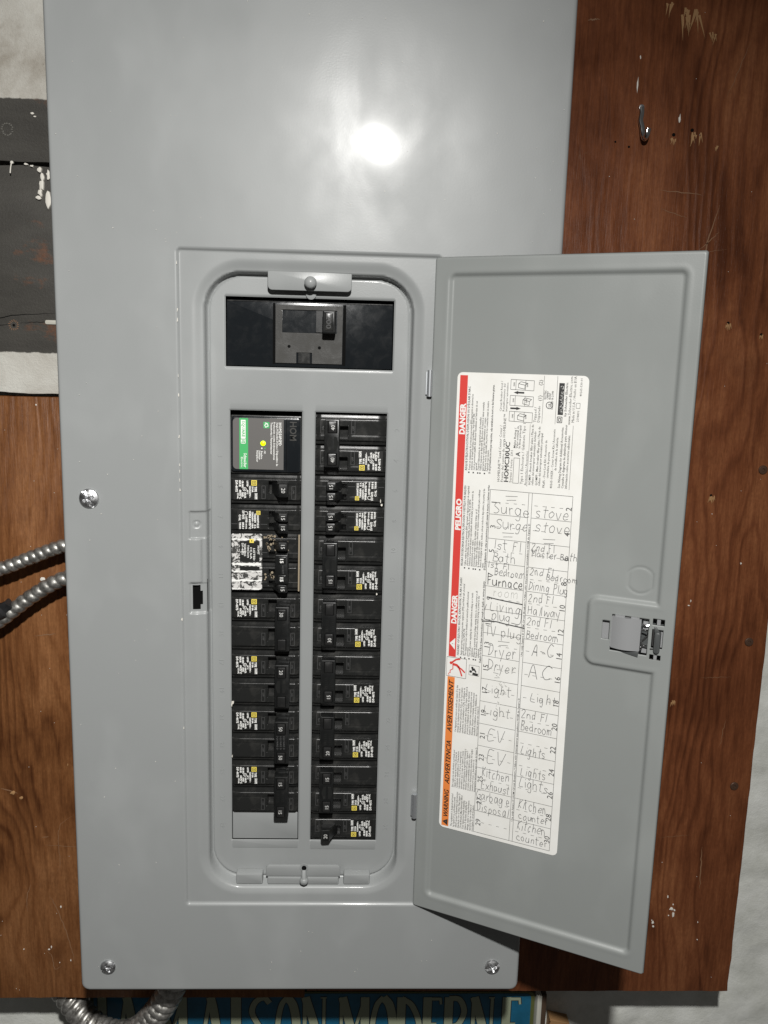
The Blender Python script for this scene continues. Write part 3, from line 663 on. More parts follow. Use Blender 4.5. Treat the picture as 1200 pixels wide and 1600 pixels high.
FR = ['*Portez un \u00e9quipement de protection personnel (EPP) appropri\u00e9 et observez les','m\u00e9thodes de travail \u00e9lectrique s\u00e9curitaires. Voir NFPA 70E.','*Seul un personnel qualifi\u00e9 doit effectuer l\'installation et l\'entretien de cet','appareil.','*Coupez l\'alimentation de cet appareil avant d\'y travailler.','*Utilisez toujours un dispositif de d\u00e9tection de tension \u00e0 valeur nominale','appropri\u00e9e pour s\'assurer que l\'alimentation est coup\u00e9e.','*Replacez tous les dispositifs, les portes et les couvercles avant de mettre','l\'appareil sous tension.']
ES = ['*Utilice equipo de protecci\u00f3n personal (EPP) apropiado y siga las pr\u00e1cticas de seguridad','el\u00e9ctrica establecidas por su Compa\u00f1\u00eda, consulte la norma 70E de NFPA.','*Solamente el personal el\u00e9ctrico especializado deber\u00e1 instalar y prestar servicio de','mantenimiento a este equipo.','*Desenergice el equipo antes de realizar cualquier trabajo en \u00e9l.','*Siempre utilice un dispositivo detector de tensi\u00f3n nominal adecuado para confirmar','la desenergizaci\u00f3n del equipo.','*Antes de energizar el equipo, vuelva a colocar todos los dispositivos, las puertas y las','tapas.']
EN = ['*Apply appropriate personal protective equipment (PPE) and follow safe electrical','work practices. See NFPA 70E.','*This equipment must only be installed and serviced by qualified electrical','personnel.','*Turn off all power supplying this equipment before working on or inside','equipment.','*Always use a properly rated voltage sensing device to confirm power is off.','*Replace all devices, doors and covers before turning on power to this','equipment.']
for z0, head, body, tail, tz in ((13.4,"RISQUE D'\u00c9LECTROCUTION, D'EXPLOSION OU D'\u00c9CLAIR D'ARC",FR,"Si ces pr\u00e9cautions ne sont pas respect\u00e9es, cela entra\u00eenera la mort ou des blessures graves.",13.3),
                       (10.30,'PELIGRO DE DESCARGA EL\u00c9CTRICA, EXPLOSI\u00d3N O DESTELLO POR ARQUEO',ES,'El incumplimiento de estas precauciones podr\u00e1 causar la muerte o lesiones serias.',10.2),
                       (7.28,'HAZARD OF ELECTRIC SHOCK, EXPLOSION, OR ARC FLASH',EN,'Failure to follow these instructions will result in death or serious injury.',7.1)):
    hz = z0
    LB.text(head, (1.305, Y2, hz), UP, LEFT, .10, INK, width=2.62, bold=.015, res=1)
    para(body, 1.41, z0+.02, .073, .092, .008, 2.85)
    LB.text(tail, (2.07, Y2, tz+.05), UP, LEFT, .098, INK, width=2.75, bold=.018, res=1)
FRW = ["Cet Appareil est con\u00e7u et v\u00e9rifi\u00e9 par Square D \u00e0 des","niveaux de rendement sup\u00e9rieurs aux normes de","Underwriters Laboratories (UL) et de l'association","canadienne de normalisation (CSA). L'utilisation de","disjoncteurs autres que Square D risque d'affecter la","s\u00e9curit\u00e9 de l'utilisateur et la fiabilit\u00e9 du mat\u00e9riel.","Square D rejette toute responsabilit\u00e9 pour tout","dommage, blessure ou mauvais fonctionnement","r\u00e9sultant de l'utilisation ou de la d\u00e9faillance de","disjoncteurs autres que Square D."]
ESW = ["Este equipo ha sido dise\u00f1ado y probado por","Square D y supera las normas del nivel de","rendimiento establecidas por Underwriters","Laboratories (U.L.). El uso de interruptores","autom\u00e1ticos que no sean de Square D puede","afectar negativamente la seguridad del usuario y","disminuir la confiabilidad del equipo. Square D","no asume responsabilidad alguna por da\u00f1os,","lesiones o funcionamiento inadecuado del equipo","causados por el uso o desperfecto de","interruptores autom\u00e1ticos que no sean de Square D."]
ENW = ["This equipment is designed and tested","by Square D to performance levels","which exceed Underwriters Laboratories","Standards. Use of Other Than Square D","Circuit Breakers May Adversely Affect","Your Safety and Impair Reliability.","Square D disclaims all liability for","damage, injury or nonperformance","caused by the use or failure of","non-Square D circuit breakers."]
para(FRW, 1.33, 4.60, .083, .097, .006, 1.95); para(ESW, 1.32, 2.62, .077, .094, .006, 1.85); para(ENW, 1.33, 1.18, .083, .097, .006, 1.38)
# pictograms
ln(.90,6.52,.90,7.17,.01); ln(1.58,6.52,1.58,7.19,.012); ln(.90,7.17,1.58,7.19,.012); ln(.90,6.52,1.58,6.52,.012)
LB.flat(circle(1.05,6.98,.05,12), Y2, RED)
for pts, w_ in [([(1.08,7.0),(1.22,7.12),(1.36,7.16)],.055),([(1.1,6.95),(1.25,6.93),(1.33,6.86)],.085),([(1.12,6.93),(1.12,6.78),(1.03,6.72),(1.03,6.62)],.03),([(1.3,6.9),(1.38,6.75),(1.44,6.58)],.05),([(1.3,6.88),(1.42,6.82),(1.54,6.72)],.05),([(1.03,6.64),(.97,6.6),(1.0,6.54)],.02)]:
    LB.ribbon(pts, w_, Y2, RED)
for a in ((1.68,7.02,2.02,7.02),(1.68,6.68,1.68,7.02),(2.02,6.68,2.02,7.02),(1.68,6.68,2.02,6.68)): ln(*a, .01)
LB.flat(circle(1.74,6.80,.045,12), Y2-.002, INK); LB.ribbon([(1.80,6.74),(1.99,6.72)], .085, Y2-.002, INK); LB.ribbon([(1.82,6.84),(1.78,6.97)], .07, Y2-.004, INK); LB.ribbon([(1.84,6.92),(1.92,6.80)], .05, Y2-.004, INK)
# printed block above the table
vt('HOMELINE\u2122 Load Center Cover /', 2.38, 13.12, .115, width=1.75, res=1); vt('Frente del centro de carga HOMELINE\u2122', 2.49, 13.12, .115, width=2.10, res=1)
vt2('HOMC30UC', 2.65, 13.12, .20, INK, 1.24)
vt('Series / Serie:  S01', 2.76, 13.12, .11, width=1.0, res=1)
for a in ((2.80,13.12,2.80,13.90),(2.98,13.12,2.98,13.90),(2.80,13.12,2.98,13.12),(2.80,13.90,2.98,13.90)): ln(*a, .012)
vt('A', 2.98, 13.96, .19, INK, bold=.02)
for i, s_ in enumerate(['Mains Rating /','Valor nominal de','la l\u00ednea principal']): vt(s_, 2.83+.075*i, 14.20, .095, width=[.62,.68,.70][i], res=1, bold=.008)
vt('Type 1 Enclosure / Gabinete Tipo 1', 3.11, 13.10, .12, width=1.88, res=1)
vt('Accessories / Accesorios', 3.235, 13.08, .11, width=1.05, res=1); ln(3.25,13.05,3.25,14.95,.01)
for i, s_ in enumerate(['HOMFP - Branch breaker filler plate / Placa de','relleno del interruptor autom\u00e1tico derivado','QOMFP - Main breaker filler plate / Placa de','relleno del interruptor autom\u00e1tico principal','PKxFL - Door Lock Kit / Accesorio de','cerradura de puerta','40265-100ZK - Cover Screw Kit / Accesorio','de tornillos de la cubierta']):
    vt(s_, [3.36,3.45,3.57,3.66,3.80,3.90,4.03,4.13][i], [13.1,13.1,13.1,13.1,13.05,13.35,13.05,13.6][i], .10, width=[1.85,1.65,1.8,1.6,1.45,.8,1.8,1.0][i], res=1, bold=.006)
for i, s_ in enumerate(['See Wiring Diagram for Additional Accessories.','Consulte el diagrama de alambrado para obtener','informaci\u00f3n sobre accesorios adicionales.']): vt(s_, 4.27+.105*i, 13.08, .105, width=[1.85,1.92,1.62][i], res=1, bold=.008)
ln(4.55,13.05,4.55,14.98,.01)
for i, s_ in enumerate(['Circuit Breaker Reset /','Restablecimiento del','interruptor autom\u00e1tico']): vt(s_, 2.33+.09*i, 15.30, .095, width=[.92,.84,.88][i], res=1)
for i, z in enumerate((15.02, 15.50, 15.98)):
    u = 2.58
    for a in ((u,z,u,z+.30),(u+.72,z-.02,u+.72,z+.28),(u,z,u+.72,z-.02),(u,z+.30,u+.72,z+.28),(u+.16,z,u+.16,z+.30),(u+.46,z,u+.46,z+.28)): ln(*a, .012)
    o_ = (.26,.40,.24)[i]
    for a in ((u+o_,z+.06,u+o_+.2,z+.02),(u+o_,z+.06,u+o_,z+.18),(u+o_,z+.18,u+o_+.2,z+.14),(u+o_+.2,z+.02,u+o_+.2,z+.14),(u+o_,z+.18,u+o_+.07,z+.24),(u+o_+.07,z+.24,u+o_+.27,z+.2),(u+o_+.2,z+.14,u+o_+.27,z+.2)): ln(*a, .014, INK)
    vt('ON', u+.13, z+.09, .075, INK, bold=.02, res=1); vt('OFF', u+.54, z+.08, .075, INK, bold=.02, res=1)
    if i:
        d_ = 1 if i == 1 else -1; um = u+.15+.15*(i == 2); zz = z-.09
        LB.ribbon([(um-.13*d_,zz),(um+.06*d_,zz)], .05, Y2, INK); LB.flat([(um+.06*d_,zz-.05),(um+.20*d_,zz),(um+.06*d_,zz+.05)][::d_], Y2, INK)
vt('Tripped /', 3.42, 15.02, .115, width=.46, res=1); vt('Disparado', 3.53, 15.02, .115, width=.50, res=1); vt('(1)', 3.55, 15.66, .16, res=1); vt('(2)', 3.55, 16.12, .16, res=1)
ln(3.60,15.0,3.60,16.42,.01); ln(4.00,15.0,4.00,16.42,.01)
LB.ribbon([(3.80+.10*math.cos(a_/16*2*math.pi), 15.55+.10*math.sin(a_/16*2*math.pi)) for a_ in range(17)], .02, Y2, INK); vt('UL', 3.84, 15.49, .11, INK, bold=.015)
for i, s_ in enumerate(['ELECTRIC','CABINET','FRONT','LISTED R-2140']): vt(s_, 3.68+.075*i, 15.72 if i < 3 else 15.43, .085, width=(.27,.25,.2,.55)[i], res=1, bold=.01)
rect(4.06,4.22,15.28,16.22,INK,Y2); vt('SQUARE D', 4.195, 15.33, .14, WHITE, .82, .02, yoff=0); 
for a in ((4.06,15.05,4.06,15.22),(4.20,15.05,4.20,15.22),(4.06,15.05,4.20,15.05),(4.06,15.22,4.20,15.22),(4.10,15.09,4.10,15.18),(4.16,15.09,4.16,15.18),(4.10,15.09,4.16,15.09),(4.10,15.18,4.16,15.18)): ln(*a, .02, INK)
vt('by Schneider Electric', 4.32, 15.24, .10, INK, 1.0, .012, res=1)
vt('www.Schneider-Electric.com', 4.45, 15.0, .115, width=1.42, res=1); vt('Made in U.S.A. / Hecho en EUA', 4.565, 15.07, .115, width=1.36, res=1); vt('27/4891', 4.70, 15.1, .09, width=.32, res=1); vt('40265-530-01', 4.74, 15.85, .09, width=.52, res=1)
for a in ((4.60,15.5,4.60,15.65),(4.71,15.5,4.71,15.65),(4.60,15.5,4.71,15.5),(4.60,15.65,4.71,15.65)): ln(*a, .01)
# the table
TZ, RH = 12.86, .7775
for u in (2.10, 3.33, 3.44, 4.68): ln(u, TZ, u, TZ-RH*15, .012)
ln(2.10,TZ,4.68,TZ,.012); ln(2.10,TZ-RH*15,4.68,TZ-RH*15,.012)
for i in range(1,15): ln(2.10,TZ-RH*i,3.33,TZ-RH*i,.011); ln(3.44,TZ-RH*i,4.68,TZ-RH*i,.011)
for i in range(15):
    zm = TZ-RH*(i+.5)
    for a in range(4):
        ln(2.35+a*.26,zm,2.45+a*.26,zm,.011); ln(3.52+a*.26,zm,3.63+a*.26,zm,.011)
    LB.text(str(2*i+1), (2.325, Y2, zm-.07*len(str(2*i+1))), UP, LEFT, .25, INK, res=2); LB.text(str(2*i+2), (4.665, Y2, zm-.07*len(str(2*i+2))), UP, LEFT, .25, INK, res=2)
for z, s_ in ((1.9,'Use only Square D HOM Circuit Breakers / Utilice s\u00f3lo interruptores autom\u00e1ticos HOM de Square D'),(7.6,'Use only Square D HOM Circuit Breakers / Utilice s\u00f3lo interruptores autom\u00e1ticos HOM de Square D')):
    LB.text(s_, (3.42, Y2, z), UP, LEFT, .08, INK, width=4.3, bold=.015, res=1)
# handwriting: single-stroke alphabet, x 0..1, y 0..1 (x-height .6, descenders below 0)
HW = {
'S':[[(.9,.85),(.6,1),(.2,.9),(.15,.7),(.5,.52),(.85,.3),(.6,.02),(.1,.08)]],'s':[[(.8,.5),(.5,.6),(.2,.5),(.3,.35),(.7,.2),(.6,.02),(.1,.05)]],
'u':[[(.1,.6),(.15,.1),(.5,0),(.8,.2),(.85,.6)],[(.85,.6),(.9,0)]],'r':[[(.2,.6),(.3,0)],[(.3,.35),(.5,.58),(.85,.55)]],'v':[[(.1,.6),(.45,0),(.9,.6)]],
'g':[[(.8,.5),(.4,.6),(.1,.3),(.4,.02),(.75,.25),(.8,.58)],[(.8,.58),(.75,-.3),(.4,-.4),(.15,-.28)]],'e':[[(.15,.3),(.8,.35),(.7,.58),(.35,.58),(.1,.25),(.4,0),(.85,.12)]],
't':[[(.45,1),(.42,.1),(.65,0)],[(.05,.65),(.9,.68)]],'o':[[(.5,.6),(.12,.4),(.25,.05),(.65,.02),(.88,.35),(.5,.6)]],'1':[[(.5,1),(.52,0)]],'l':[[(.5,1),(.5,0)]],'I':[[(.5,1),(.5,0)]],
'F':[[(.25,1),(.2,0)],[(.2,1),(.95,.97)],[(.22,.55),(.75,.57)]],'B':[[(.15,1),(.15,0)],[(.15,.98),(.7,.9),(.65,.6),(.2,.52)],[(.2,.52),(.85,.42),(.8,.1),(.15,0)]],
'a':[[(.75,.55),(.35,.6),(.1,.3),(.35,.02),(.7,.2),(.78,.58)],[(.78,.58),(.9,0)]],'h':[[(.15,1),(.15,0)],[(.15,.4),(.45,.6),(.75,.45),(.8,0)]],'n':[[(.15,.6),(.15,0)],[(.15,.4),(.45,.6),(.75,.45),(.8,0)]],
'd':[[(.7,.5),(.35,.58),(.1,.3),(.35,.02),(.72,.2)],[(.75,1),(.8,0)]],'m':[[(.08,.6),(.1,0)],[(.1,.4),(.3,.6),(.48,.4),(.5,0)],[(.5,.4),(.7,.6),(.9,.4),(.95,0)]],'M':[[(.1,0),(.15,1),(.5,.4),(.88,1),(.92,0)]],
'c':[[(.85,.5),(.5,.62),(.12,.3),(.4,0),(.85,.1)]],'L':[[(.3,1),(.15,.1),(.9,.05)]],'i':[[(.5,.6),(.52,0)],[(.48,.85),(.52,.9)]],'p':[[(.2,.6),(.2,-.4)],[(.2,.5),(.6,.62),(.85,.35),(.5,.02),(.2,.15)]],
'T':[[(.05,.98),(.95,1)],[(.5,1),(.5,0)]],'V':[[(.05,1),(.45,0),(.95,1)]],'P':[[(.2,1),(.2,-.1)],[(.2,.95),(.75,.9),(.75,.55),(.2,.45)]],'D':[[(.15,1),(.15,0)],[(.12,1),(.7,.85),(.85,.4),(.5,.05),(.12,0)]],
'y':[[(.1,.6),(.45,.1)],[(.9,.6),(.35,-.4)]],'E':[[(.9,1),(.2,.98),(.15,0),(.9,.02)],[(.18,.52),(.75,.55)]],'K':[[(.15,1),(.15,0)],[(.85,1),(.2,.45),(.85,0)]],'x':[[(.1,.6),(.85,0)],[(.85,.6),(.1,0)]],
'b':[[(.15,1),(.15,.05)],[(.15,.4),(.55,.6),(.85,.3),(.5,0),(.15,.1)]],'G':[[(.9,.85),(.5,1),(.1,.5),(.4,0),(.85,.15),(.9,.45),(.55,.45)]],'2':[[(.1,.8),(.5,1),(.8,.75),(.4,.3),(.08,.02),(.9,.02)]],
'A':[[(.05,0),(.5,1),(.9,0)],[(.2,.38),(.8,.4)]],'C':[[(.9,.85),(.5,1),(.1,.5),(.35,.02),(.9,.12)]],'H':[[(.15,1),(.12,0)],[(.85,1),(.85,0)],[(.12,.5),(.85,.52)]],'w':[[(.05,.6),(.25,0),(.5,.5),(.7,0),(.95,.6)]],
'-':[[(.1,.45),(.9,.45)]],'q':[[(.8,.5),(.4,.6),(.1,.3),(.4,.02),(.75,.25),(.8,.58)],[(.8,.58),(.8,-.4)]],'f':[[(.85,.95),(.5,1),(.42,0)],[(.1,.55),(.85,.57)]]}
WD = {'m':1.4,'M':1.25,'w':1.2,'1':.45,'l':.45,'I':.45,'i':.45,' ':.6,'r':.8,'t':.85}
def write(s_, u0, u1, row, h, m=PENCIL, slope=0.0, w_=.016):
    """handwritten word from u0 to u1, baseline at table row position `row` (rows from the top)"""
    tot = sum(WD.get(c_, 1.0)*1.15 for c_ in s_); sc = (u1-u0)/tot; x = u0; zb = TZ-RH*row
    for c_ in s_:
        wd = WD.get(c_, 1.0)*sc
        if c_ != ' ':
            j = random.uniform(-.05,.05); hs = h*random.uniform(.88,1.12); sl = random.uniform(-.05,.14); dr = random.uniform(-.07,.07); wob = random.uniform(.85,1.1)
            for st in HW[c_]:
                pts = [(x+a*wd*wob+b*hs*sl+random.uniform(-.012,.012), 0, zb+b*hs+j*h+dr*a*hs+slope*(x-u0)+random.uniform(-.012,.012)) for a, b in st]
                P = spline(pts, 5) if len(pts) > 2 else [np.array(pts[0]), np.array(pts[1])]
                LB.ribbon([(p[0]+random.uniform(-.003,.003), p[2]+random.uniform(-.003,.003)) for p in P], w_, Y2-.003, m)
        x += wd*1.15
def eq(u, row, m=PENCIL):
    z = TZ-RH*row; LB.ribbon([(u,z),(u+.22,z+.01),(u+.38,z+.02)], .013, Y2-.003, m); LB.ribbon([(u+.04,z-.13),(u+.2,z-.11),(u+.34,z-.10)], .013, Y2-.003, m)
S0 = -.02
eq(2.6,.22); write('Surge',2.22,3.42,.95,.36,slope=S0); write('Surge',2.32,3.40,1.55,.34,slope=S0); eq(2.55,1.72)
write('1st Fl',2.30,3.2,2.42,.30); write('Bath',2.28,3.05,2.93,.30); write('1st Fl',2.14,2.85,3.22,.22); write('Bedroom',2.38,3.36,3.50,.25)
write('Furnace',2.14,3.34,3.95,.30,PENCILD,w_=.024); write('room',2.35,3.2,4.38,.28,PENCILF); write('Living',2.26,3.32,5.02,.33); write('plug',2.32,3.0,5.40,.32)
for a_, w_ in (([(2.16,TZ-RH*4.46),(2.6,TZ-RH*4.52),(3.34,TZ-RH*4.58)],.034),([(2.06,TZ-RH*5.52),(2.5,TZ-RH*5.46),(2.8,TZ-RH*5.5),(3.44,TZ-RH*5.56)],.034),([(2.16,TZ-RH*4.78),(2.10,TZ-RH*5.1),(2.13,TZ-RH*5.42),(2.3,TZ-RH*5.42)],.016),([(3.24,TZ-RH*4.8),(3.31,TZ-RH*4.85),(3.28,TZ-RH*5.4),(3.0,TZ-RH*5.42)],.016)):
    LB.ribbon([(p[0],p[2]) for p in spline([(x,0,z) for x,z in a_],5)], w_, Y2-.004, PENCILD)
write('TV plug',2.14,3.38,6.08,.33); eq(2.6,6.28); write('Dryer',2.28,3.25,6.95,.36); write('Dryer',2.28,3.25,7.58,.34); LB.ribbon([(2.5,TZ-RH*7.66),(2.68,TZ-RH*7.68),(2.6,TZ-RH*7.76),(2.72,TZ-RH*7.84),(2.55,TZ-RH*7.88)], .012, Y2-.003, PENCIL)
write('Light',2.24,3.15,8.58,.33); write('Light',2.24,3.15,9.55,.32)
for i in range(26):
    u = 2.75+random.gauss(0,.07); z = TZ-RH*(8.45+random.gauss(0,.33)); LB.ribbon([(u,z),(u+random.uniform(-.06,.08),z-random.uniform(.02,.09))], random.uniform(.01,.035), Y2-.002, SMUDGE)
write('EV',2.40,3.05,10.68,.42); write('EV',2.42,3.05,11.68,.44); write('Kitchen',2.28,3.24,12.36,.32); write('Exhaust',2.28,3.28,12.92,.30)
write('Garbag e',2.14,3.32,13.45,.34); write('Disposal',2.18,3.28,13.98,.32)
write('stove',3.56,4.62,.95,.32); write('stove',3.58,4.70,1.50,.32); eq(3.85,1.80)
write('2nd Fl',3.50,4.25,2.32,.24); write('Master Bath',3.52,4.95,2.55,.22); write('2nd Fl',3.50,4.25,3.30,.25); write('Bedroom',4.02,5.02,3.42,.20); write('Dining Plug',3.48,4.74,3.92,.27)
write('2nd Fl',3.50,4.30,4.40,.27); write('Hallway',3.50,4.56,4.93,.30); write('2nd Fl',3.50,4.28,5.38,.27); write('Bedroom',3.50,4.54,5.94,.27)
write('A-C',3.70,4.45,6.62,.40,w_=.018); write('AC',3.65,4.45,7.58,.46,w_=.018); write('Light',3.75,4.62,8.62,.30); write('2nd Fl',3.50,4.35,9.38,.27); write('Bedroom',3.50,4.54,9.92,.29)
write('Lights',3.54,4.40,10.98,.30); write('Lights',3.58,4.45,11.92,.30); write('Lights',3.54,4.55,12.45,.34); write('Kitchen',3.56,4.52,13.42,.32); write('counter',3.60,4.60,13.88,.26); write('Kitchen',3.56,4.54,14.38,.32); write('counter',3.56,4.62,14.88,.26)
LBO = LB.build('directory_label', DOOR); LBO['label'] = 'white circuit directory sheet with red and orange warning strips and pencil writing'

# ------------------------------------------------------------------ breakers (local space: x from the outer end inward, z downward from 0, face at y=0)
UW = 2.29
def case_mesh(slots, h=1.0, poles=1):
    def hf(X, Z):
        v = -Z; Y = np.zeros_like(X)
        vm = np.minimum(v, h-v)                                  # symmetrical shoulders
        Y += .085*(1-np.sqrt(np.clip(1-((.185-np.clip(vm,.135,.185))/.05)**2,0,1)))+0*vm; Y = np.where(vm<.135,.085,Y)
        Y = Y+.02*(1-ss(vm,.03,.13))+.30*(1-ss(vm,.005,.03))
        Y += .012*(np.abs(v-.345) < .008)                        # scribed step line across the face
        Y += .30*(1-ss(X, 0, .012))+.30*ss(X, UW-.012, UW)+.035*ss(X, UW-.10, UW-.07)+.03*(1-ss(X,.03,.06))
        for u0,u1,v0,v1 in slots:
            Y = np.where((X > u0) & (X < u1) & (v > v0) & (v < v1), .30, Y)
            # thin moulded frame round the slot
            d = np.maximum(np.maximum(u0-X, X-u1), np.maximum(v0-v, v-v1)); Y = np.where((d > .012) & (d < .032), Y+.012, Y)
        return Y
    ex = [x for s_ in slots for q in s_[:2] for x in (q-.04,q-.03,q-.014,q-.004,q+.004,q+.014,q+.03,q+.04)]
    ez = [x for s_ in slots for q in s_[2:] for x in (q-.04,q-.03,q-.014,q-.004,q+.004,q+.014,q+.03,q+.04)]
    xs_ = lines([0,.012,.03,.06,.3,.6,.88,1.0,1.1,1.9,2.1,UW-.10,UW-.07,UW-.012,UW], ex)
    zz = [0,.005,.03,.07,.11,.130,.135,.1355,.139,.145,.153,.163,.174,.185,.25,.337,.341,.349,.353,.5,.6,.7]
    vs_ = lines(zz, [h-z for z in zz], ez); vs_ = [v for v in vs_ if 0 <= v <= h]
    f = MB(); f.sheet(xs_, [-v for v in reversed(vs_)], hf, BLK)
    def fr(x0,x1,v0,v1):                                          # fine moulded outlines
        for a in ((x0,-v0,x1,-v0),(x0,-v1,x1,-v1),(x0,-v0,x0,-v1),(x1,-v0,x1,-v1)): f.ribbon([(a[0],a[1]),(a[2],a[3])], .008, -.004, GREYINK)
    return f, fr
BH = [(1.23,1.50,.21,.60)]
f, fr = case_mesh([(1.24,1.52,.22,.62)])
fr(1.02,1.13,.38,.80); fr(1.99,2.12,.38,.80)
f.text('OFF', (1.045,-.005,-.48), (0,0,-1), (1,0,0), .085, GREYINK, res=1); f.text('ON', (2.02,-.005,-.48), (0,0,-1), (1,0,0), .085, GREYINK, res=1)
CASE1 = f.mesh('case', 50)
f, fr = case_mesh([(1.26,1.46,.22,.40),(1.26,1.46,.60,.74)])
f.ribbon([(.02,-.655),(1.2,-.655)], .01, -.004, GREYINK); f.ribbon([(1.9,-.655),(2.25,-.655)], .01, -.004, GREYINK)
CASE2 = f.mesh('case', 50)
def yellow_square(f, u, v, s_, y=-.009):
    f.flat([(u,-v-s_),(u+s_,-v-s_),(u+s_,-v),(u,-v)], y, YEL)
    a, b = s_*.2, s_*.8
    for p_, q_ in (((u+a,-v-a),(u+b,-v-a)),((u+a,-v-b),(u+b,-v-b)),((u+a,-v-a),(u+a,-v-b)),((u+b,-v-a),(u+b,-v-b))): f.ribbon([p_,q_], s_*.1, y-.002, LBL)
    f.flat([(u+s_*.38,-v-s_*.62),(u+s_*.62,-v-s_*.62),(u+s_*.62,-v-s_*.38),(u+s_*.38,-v-s_*.38)], y-.002, LBL)
DN, IN_ = (0,0,-1), (1,0,0)
def lt(f, s_, u, v0, v1, size, bold=.055, m=WHITE): f.text(s_, (u,-.009,-v0), DN, IN_, size, m, width=v1-v0, bold=bold, res=1)
def ring(f, u, v, r, m=WHITE, w_=.016): f.ribbon([(u+r*math.cos(a/12*2*math.pi), -v+r*math.sin(a/12*2*math.pi)) for a in range(13)], w_, -.009, m)
f = MB(); f.prism(rrect(.10,.88,-.845,-.19,.01), -.006, .01, LBL)
yellow_square(f, .68, .20, .175)
lt(f,'TYPE',.78,.41,.58,.105); lt(f,'HOM',.79,.63,.82,.12); lt(f,'10 kA',.69,.40,.60,.085); lt(f,'120/240V~',.61,.38,.78,.072); lt(f,'LISTED',.53,.22,.42,.07); ring(f,.46,.50,.055); lt(f,'UL',.44,.465,.535,.05)
lt(f,'HACR',.45,.60,.80,.08); lt(f,'40\u00b0C',.53,.52,.66,.07); lt(f,'CIR BKR',.37,.22,.46,.075); lt(f,'60/75\u00b0C',.29,.52,.82,.09); lt(f,'SWD',.37,.6,.76,.08); lt(f,'ISSUE',.28,.21,.42,.08); lt(f,'DP-4075',.165,.21,.60,.105,.04); lt(f,'CU-AL',.22,.62,.82,.07)
LAB1 = f.mesh('label')
f = MB(); f.prism(rrect(.22,.98,-.82,-.20,.01), -.006, .01, LBL)
yellow_square(f, .84, .21, .13)
lt(f,'HOMT1515',.86,.36,.78,.085); lt(f,'TANDEM',.77,.30,.60,.08); lt(f,'15 A',.77,.66,.8,.08); lt(f,'120/240V~ 10kA',.69,.24,.80,.075); lt(f,'WIRE 60/75\u00b0C',.60,.22,.82,.085); ring(f,.50,.30,.06); lt(f,'LISTED',.49,.40,.62,.075); lt(f,'SWD HACR',.49,.64,.82,.06); lt(f,'DP-4075',.38,.21,.50,.10,.04); lt(f,'ISSUE 4',.38,.60,.82,.08); lt(f,'CU-AL',.27,.34,.55,.10,.04); lt(f,'TYPE HOM',.28,.6,.82,.08)
LAB2 = f.mesh('label')
NUMW = mat('worn_white_ink', (.62,.62,.60), .55)
def toggle_mesh(h, top):
    """wedge lever leaning to the ON side"""
    f = MB(); P = [(1.34,.12),(1.46,-.10),(1.56,-.30),(1.62,-.42),(1.86,-.44),(1.90,-.36),(1.90,-.20),(1.84,.10)]
    n = len(P); k_ = .02
    vs = [(x, y, -top-k_) for x, y in P]+[(x, y, -top-h+k_) for x, y in P]
    vs2 = [(1.62+(x-1.62)*.93, y+.012, -top) for x, y in P]+[(1.62+(x-1.62)*.93, y+.012, -top-h) for x, y in P]
    f.add(vs+vs2, [(i, (i+1)%n, n+(i+1)%n, n+i) for i in range(n)]+[(2*n+i, 2*n+(i+1)%n, (i+1)%n, i) for i in range(n)]+[(n+i, n+(i+1)%n, 3*n+(i+1)%n, 3*n+i) for i in range(n)]+[tuple(reversed(range(2*n,3*n))), tuple(range(3*n,4*n))], BLKD)
    return f
def toggle(par, h, top, num, loc=(0,0,0), sc=1.0):
    f = toggle_mesh(h, top); v = top+h/2
    f.text(num, (1.685,-.447,-v+.10), DN, IN_, .18, NUMW, width=.165, bold=.0, res=2)
    return f.build('toggle', par, 30, loc=loc)
PAD = black_plastic('rating_pad_plastic', (.016,.016,.016), .3, .03)
def tie(par, nums, style=0, top=.33, length=1.53):
    f = MB(); x0, x1 = 1.50, 1.98; zt, zb = -top, -top-length
    P = rrect(x0, x1, zb, zt, .04, 3); f.prism(P, -.46, -.06, BLKD, .03)
    for (v0, v1), s_ in (((top+.06,top+.46), nums[0]), ((top+length-.44,top+length-.04), nums[1])):
        f.flat(rrect(x0+.07,x1-.09,-v1,-v0,.02,2), -.461, HOLE); f.prism(rrect(x0+.10,x1-.12,-v1+.02,-v0-.02,.02,2), -.50, -.45, PAD, .02)
        if s_: f.text(s_, (x0+.155,-.505,-(v0+v1)/2+.10), DN, IN_, .175, NUMW, width=.16, bold=.0, res=2)
    mid = top+length/2
    if style == 0:
        for c_ in range(2):
            for r_ in range(6):
                f.prism([(x0+.08+c_*.16,-mid+.20-r_*.075),(x0+.19+c_*.16,-mid+.24-r_*.075),(x0+.19+c_*.16,-mid+.265-r_*.075),(x0+.08+c_*.16,-mid+.225-r_*.075)], -.472, -.458, BLK)
    elif style == 1:
        for c_ in range(3): f.text('SQUARE D', (x0+.08+c_*.11,-.466,-mid+.26), DN, IN_, .085, GREYINK, width=.5, res=1)
    else:
        for s_ in (-1,1): f.prism([(x0+.22+s_*.04,-mid-.22),(x0+.22+s_*.04,-mid+.22),(x0+.22+s_*.12,-mid+.22),(x0+.22+s_*.18,-mid+.05),(x0+.22+s_*.18,-mid-.05),(x0+.22+s_*.12,-mid-.22)][::-s_], -.468, -.458, BLK)
    f.build('handle_tie', par, 30)
    for k_ in (0,1):                                              # lever shanks under the tie
        g_ = MB(); g_.prism(rrect(1.60,1.86,-k_-.62,-k_-.26,.03,2), -.10, .12, BLKD); g_.build('toggle', par, 30)
YF = .435
def place(col, top_slot):                                       # slot counted from the top, col -1 left / +1 right; span handled by caller
    return
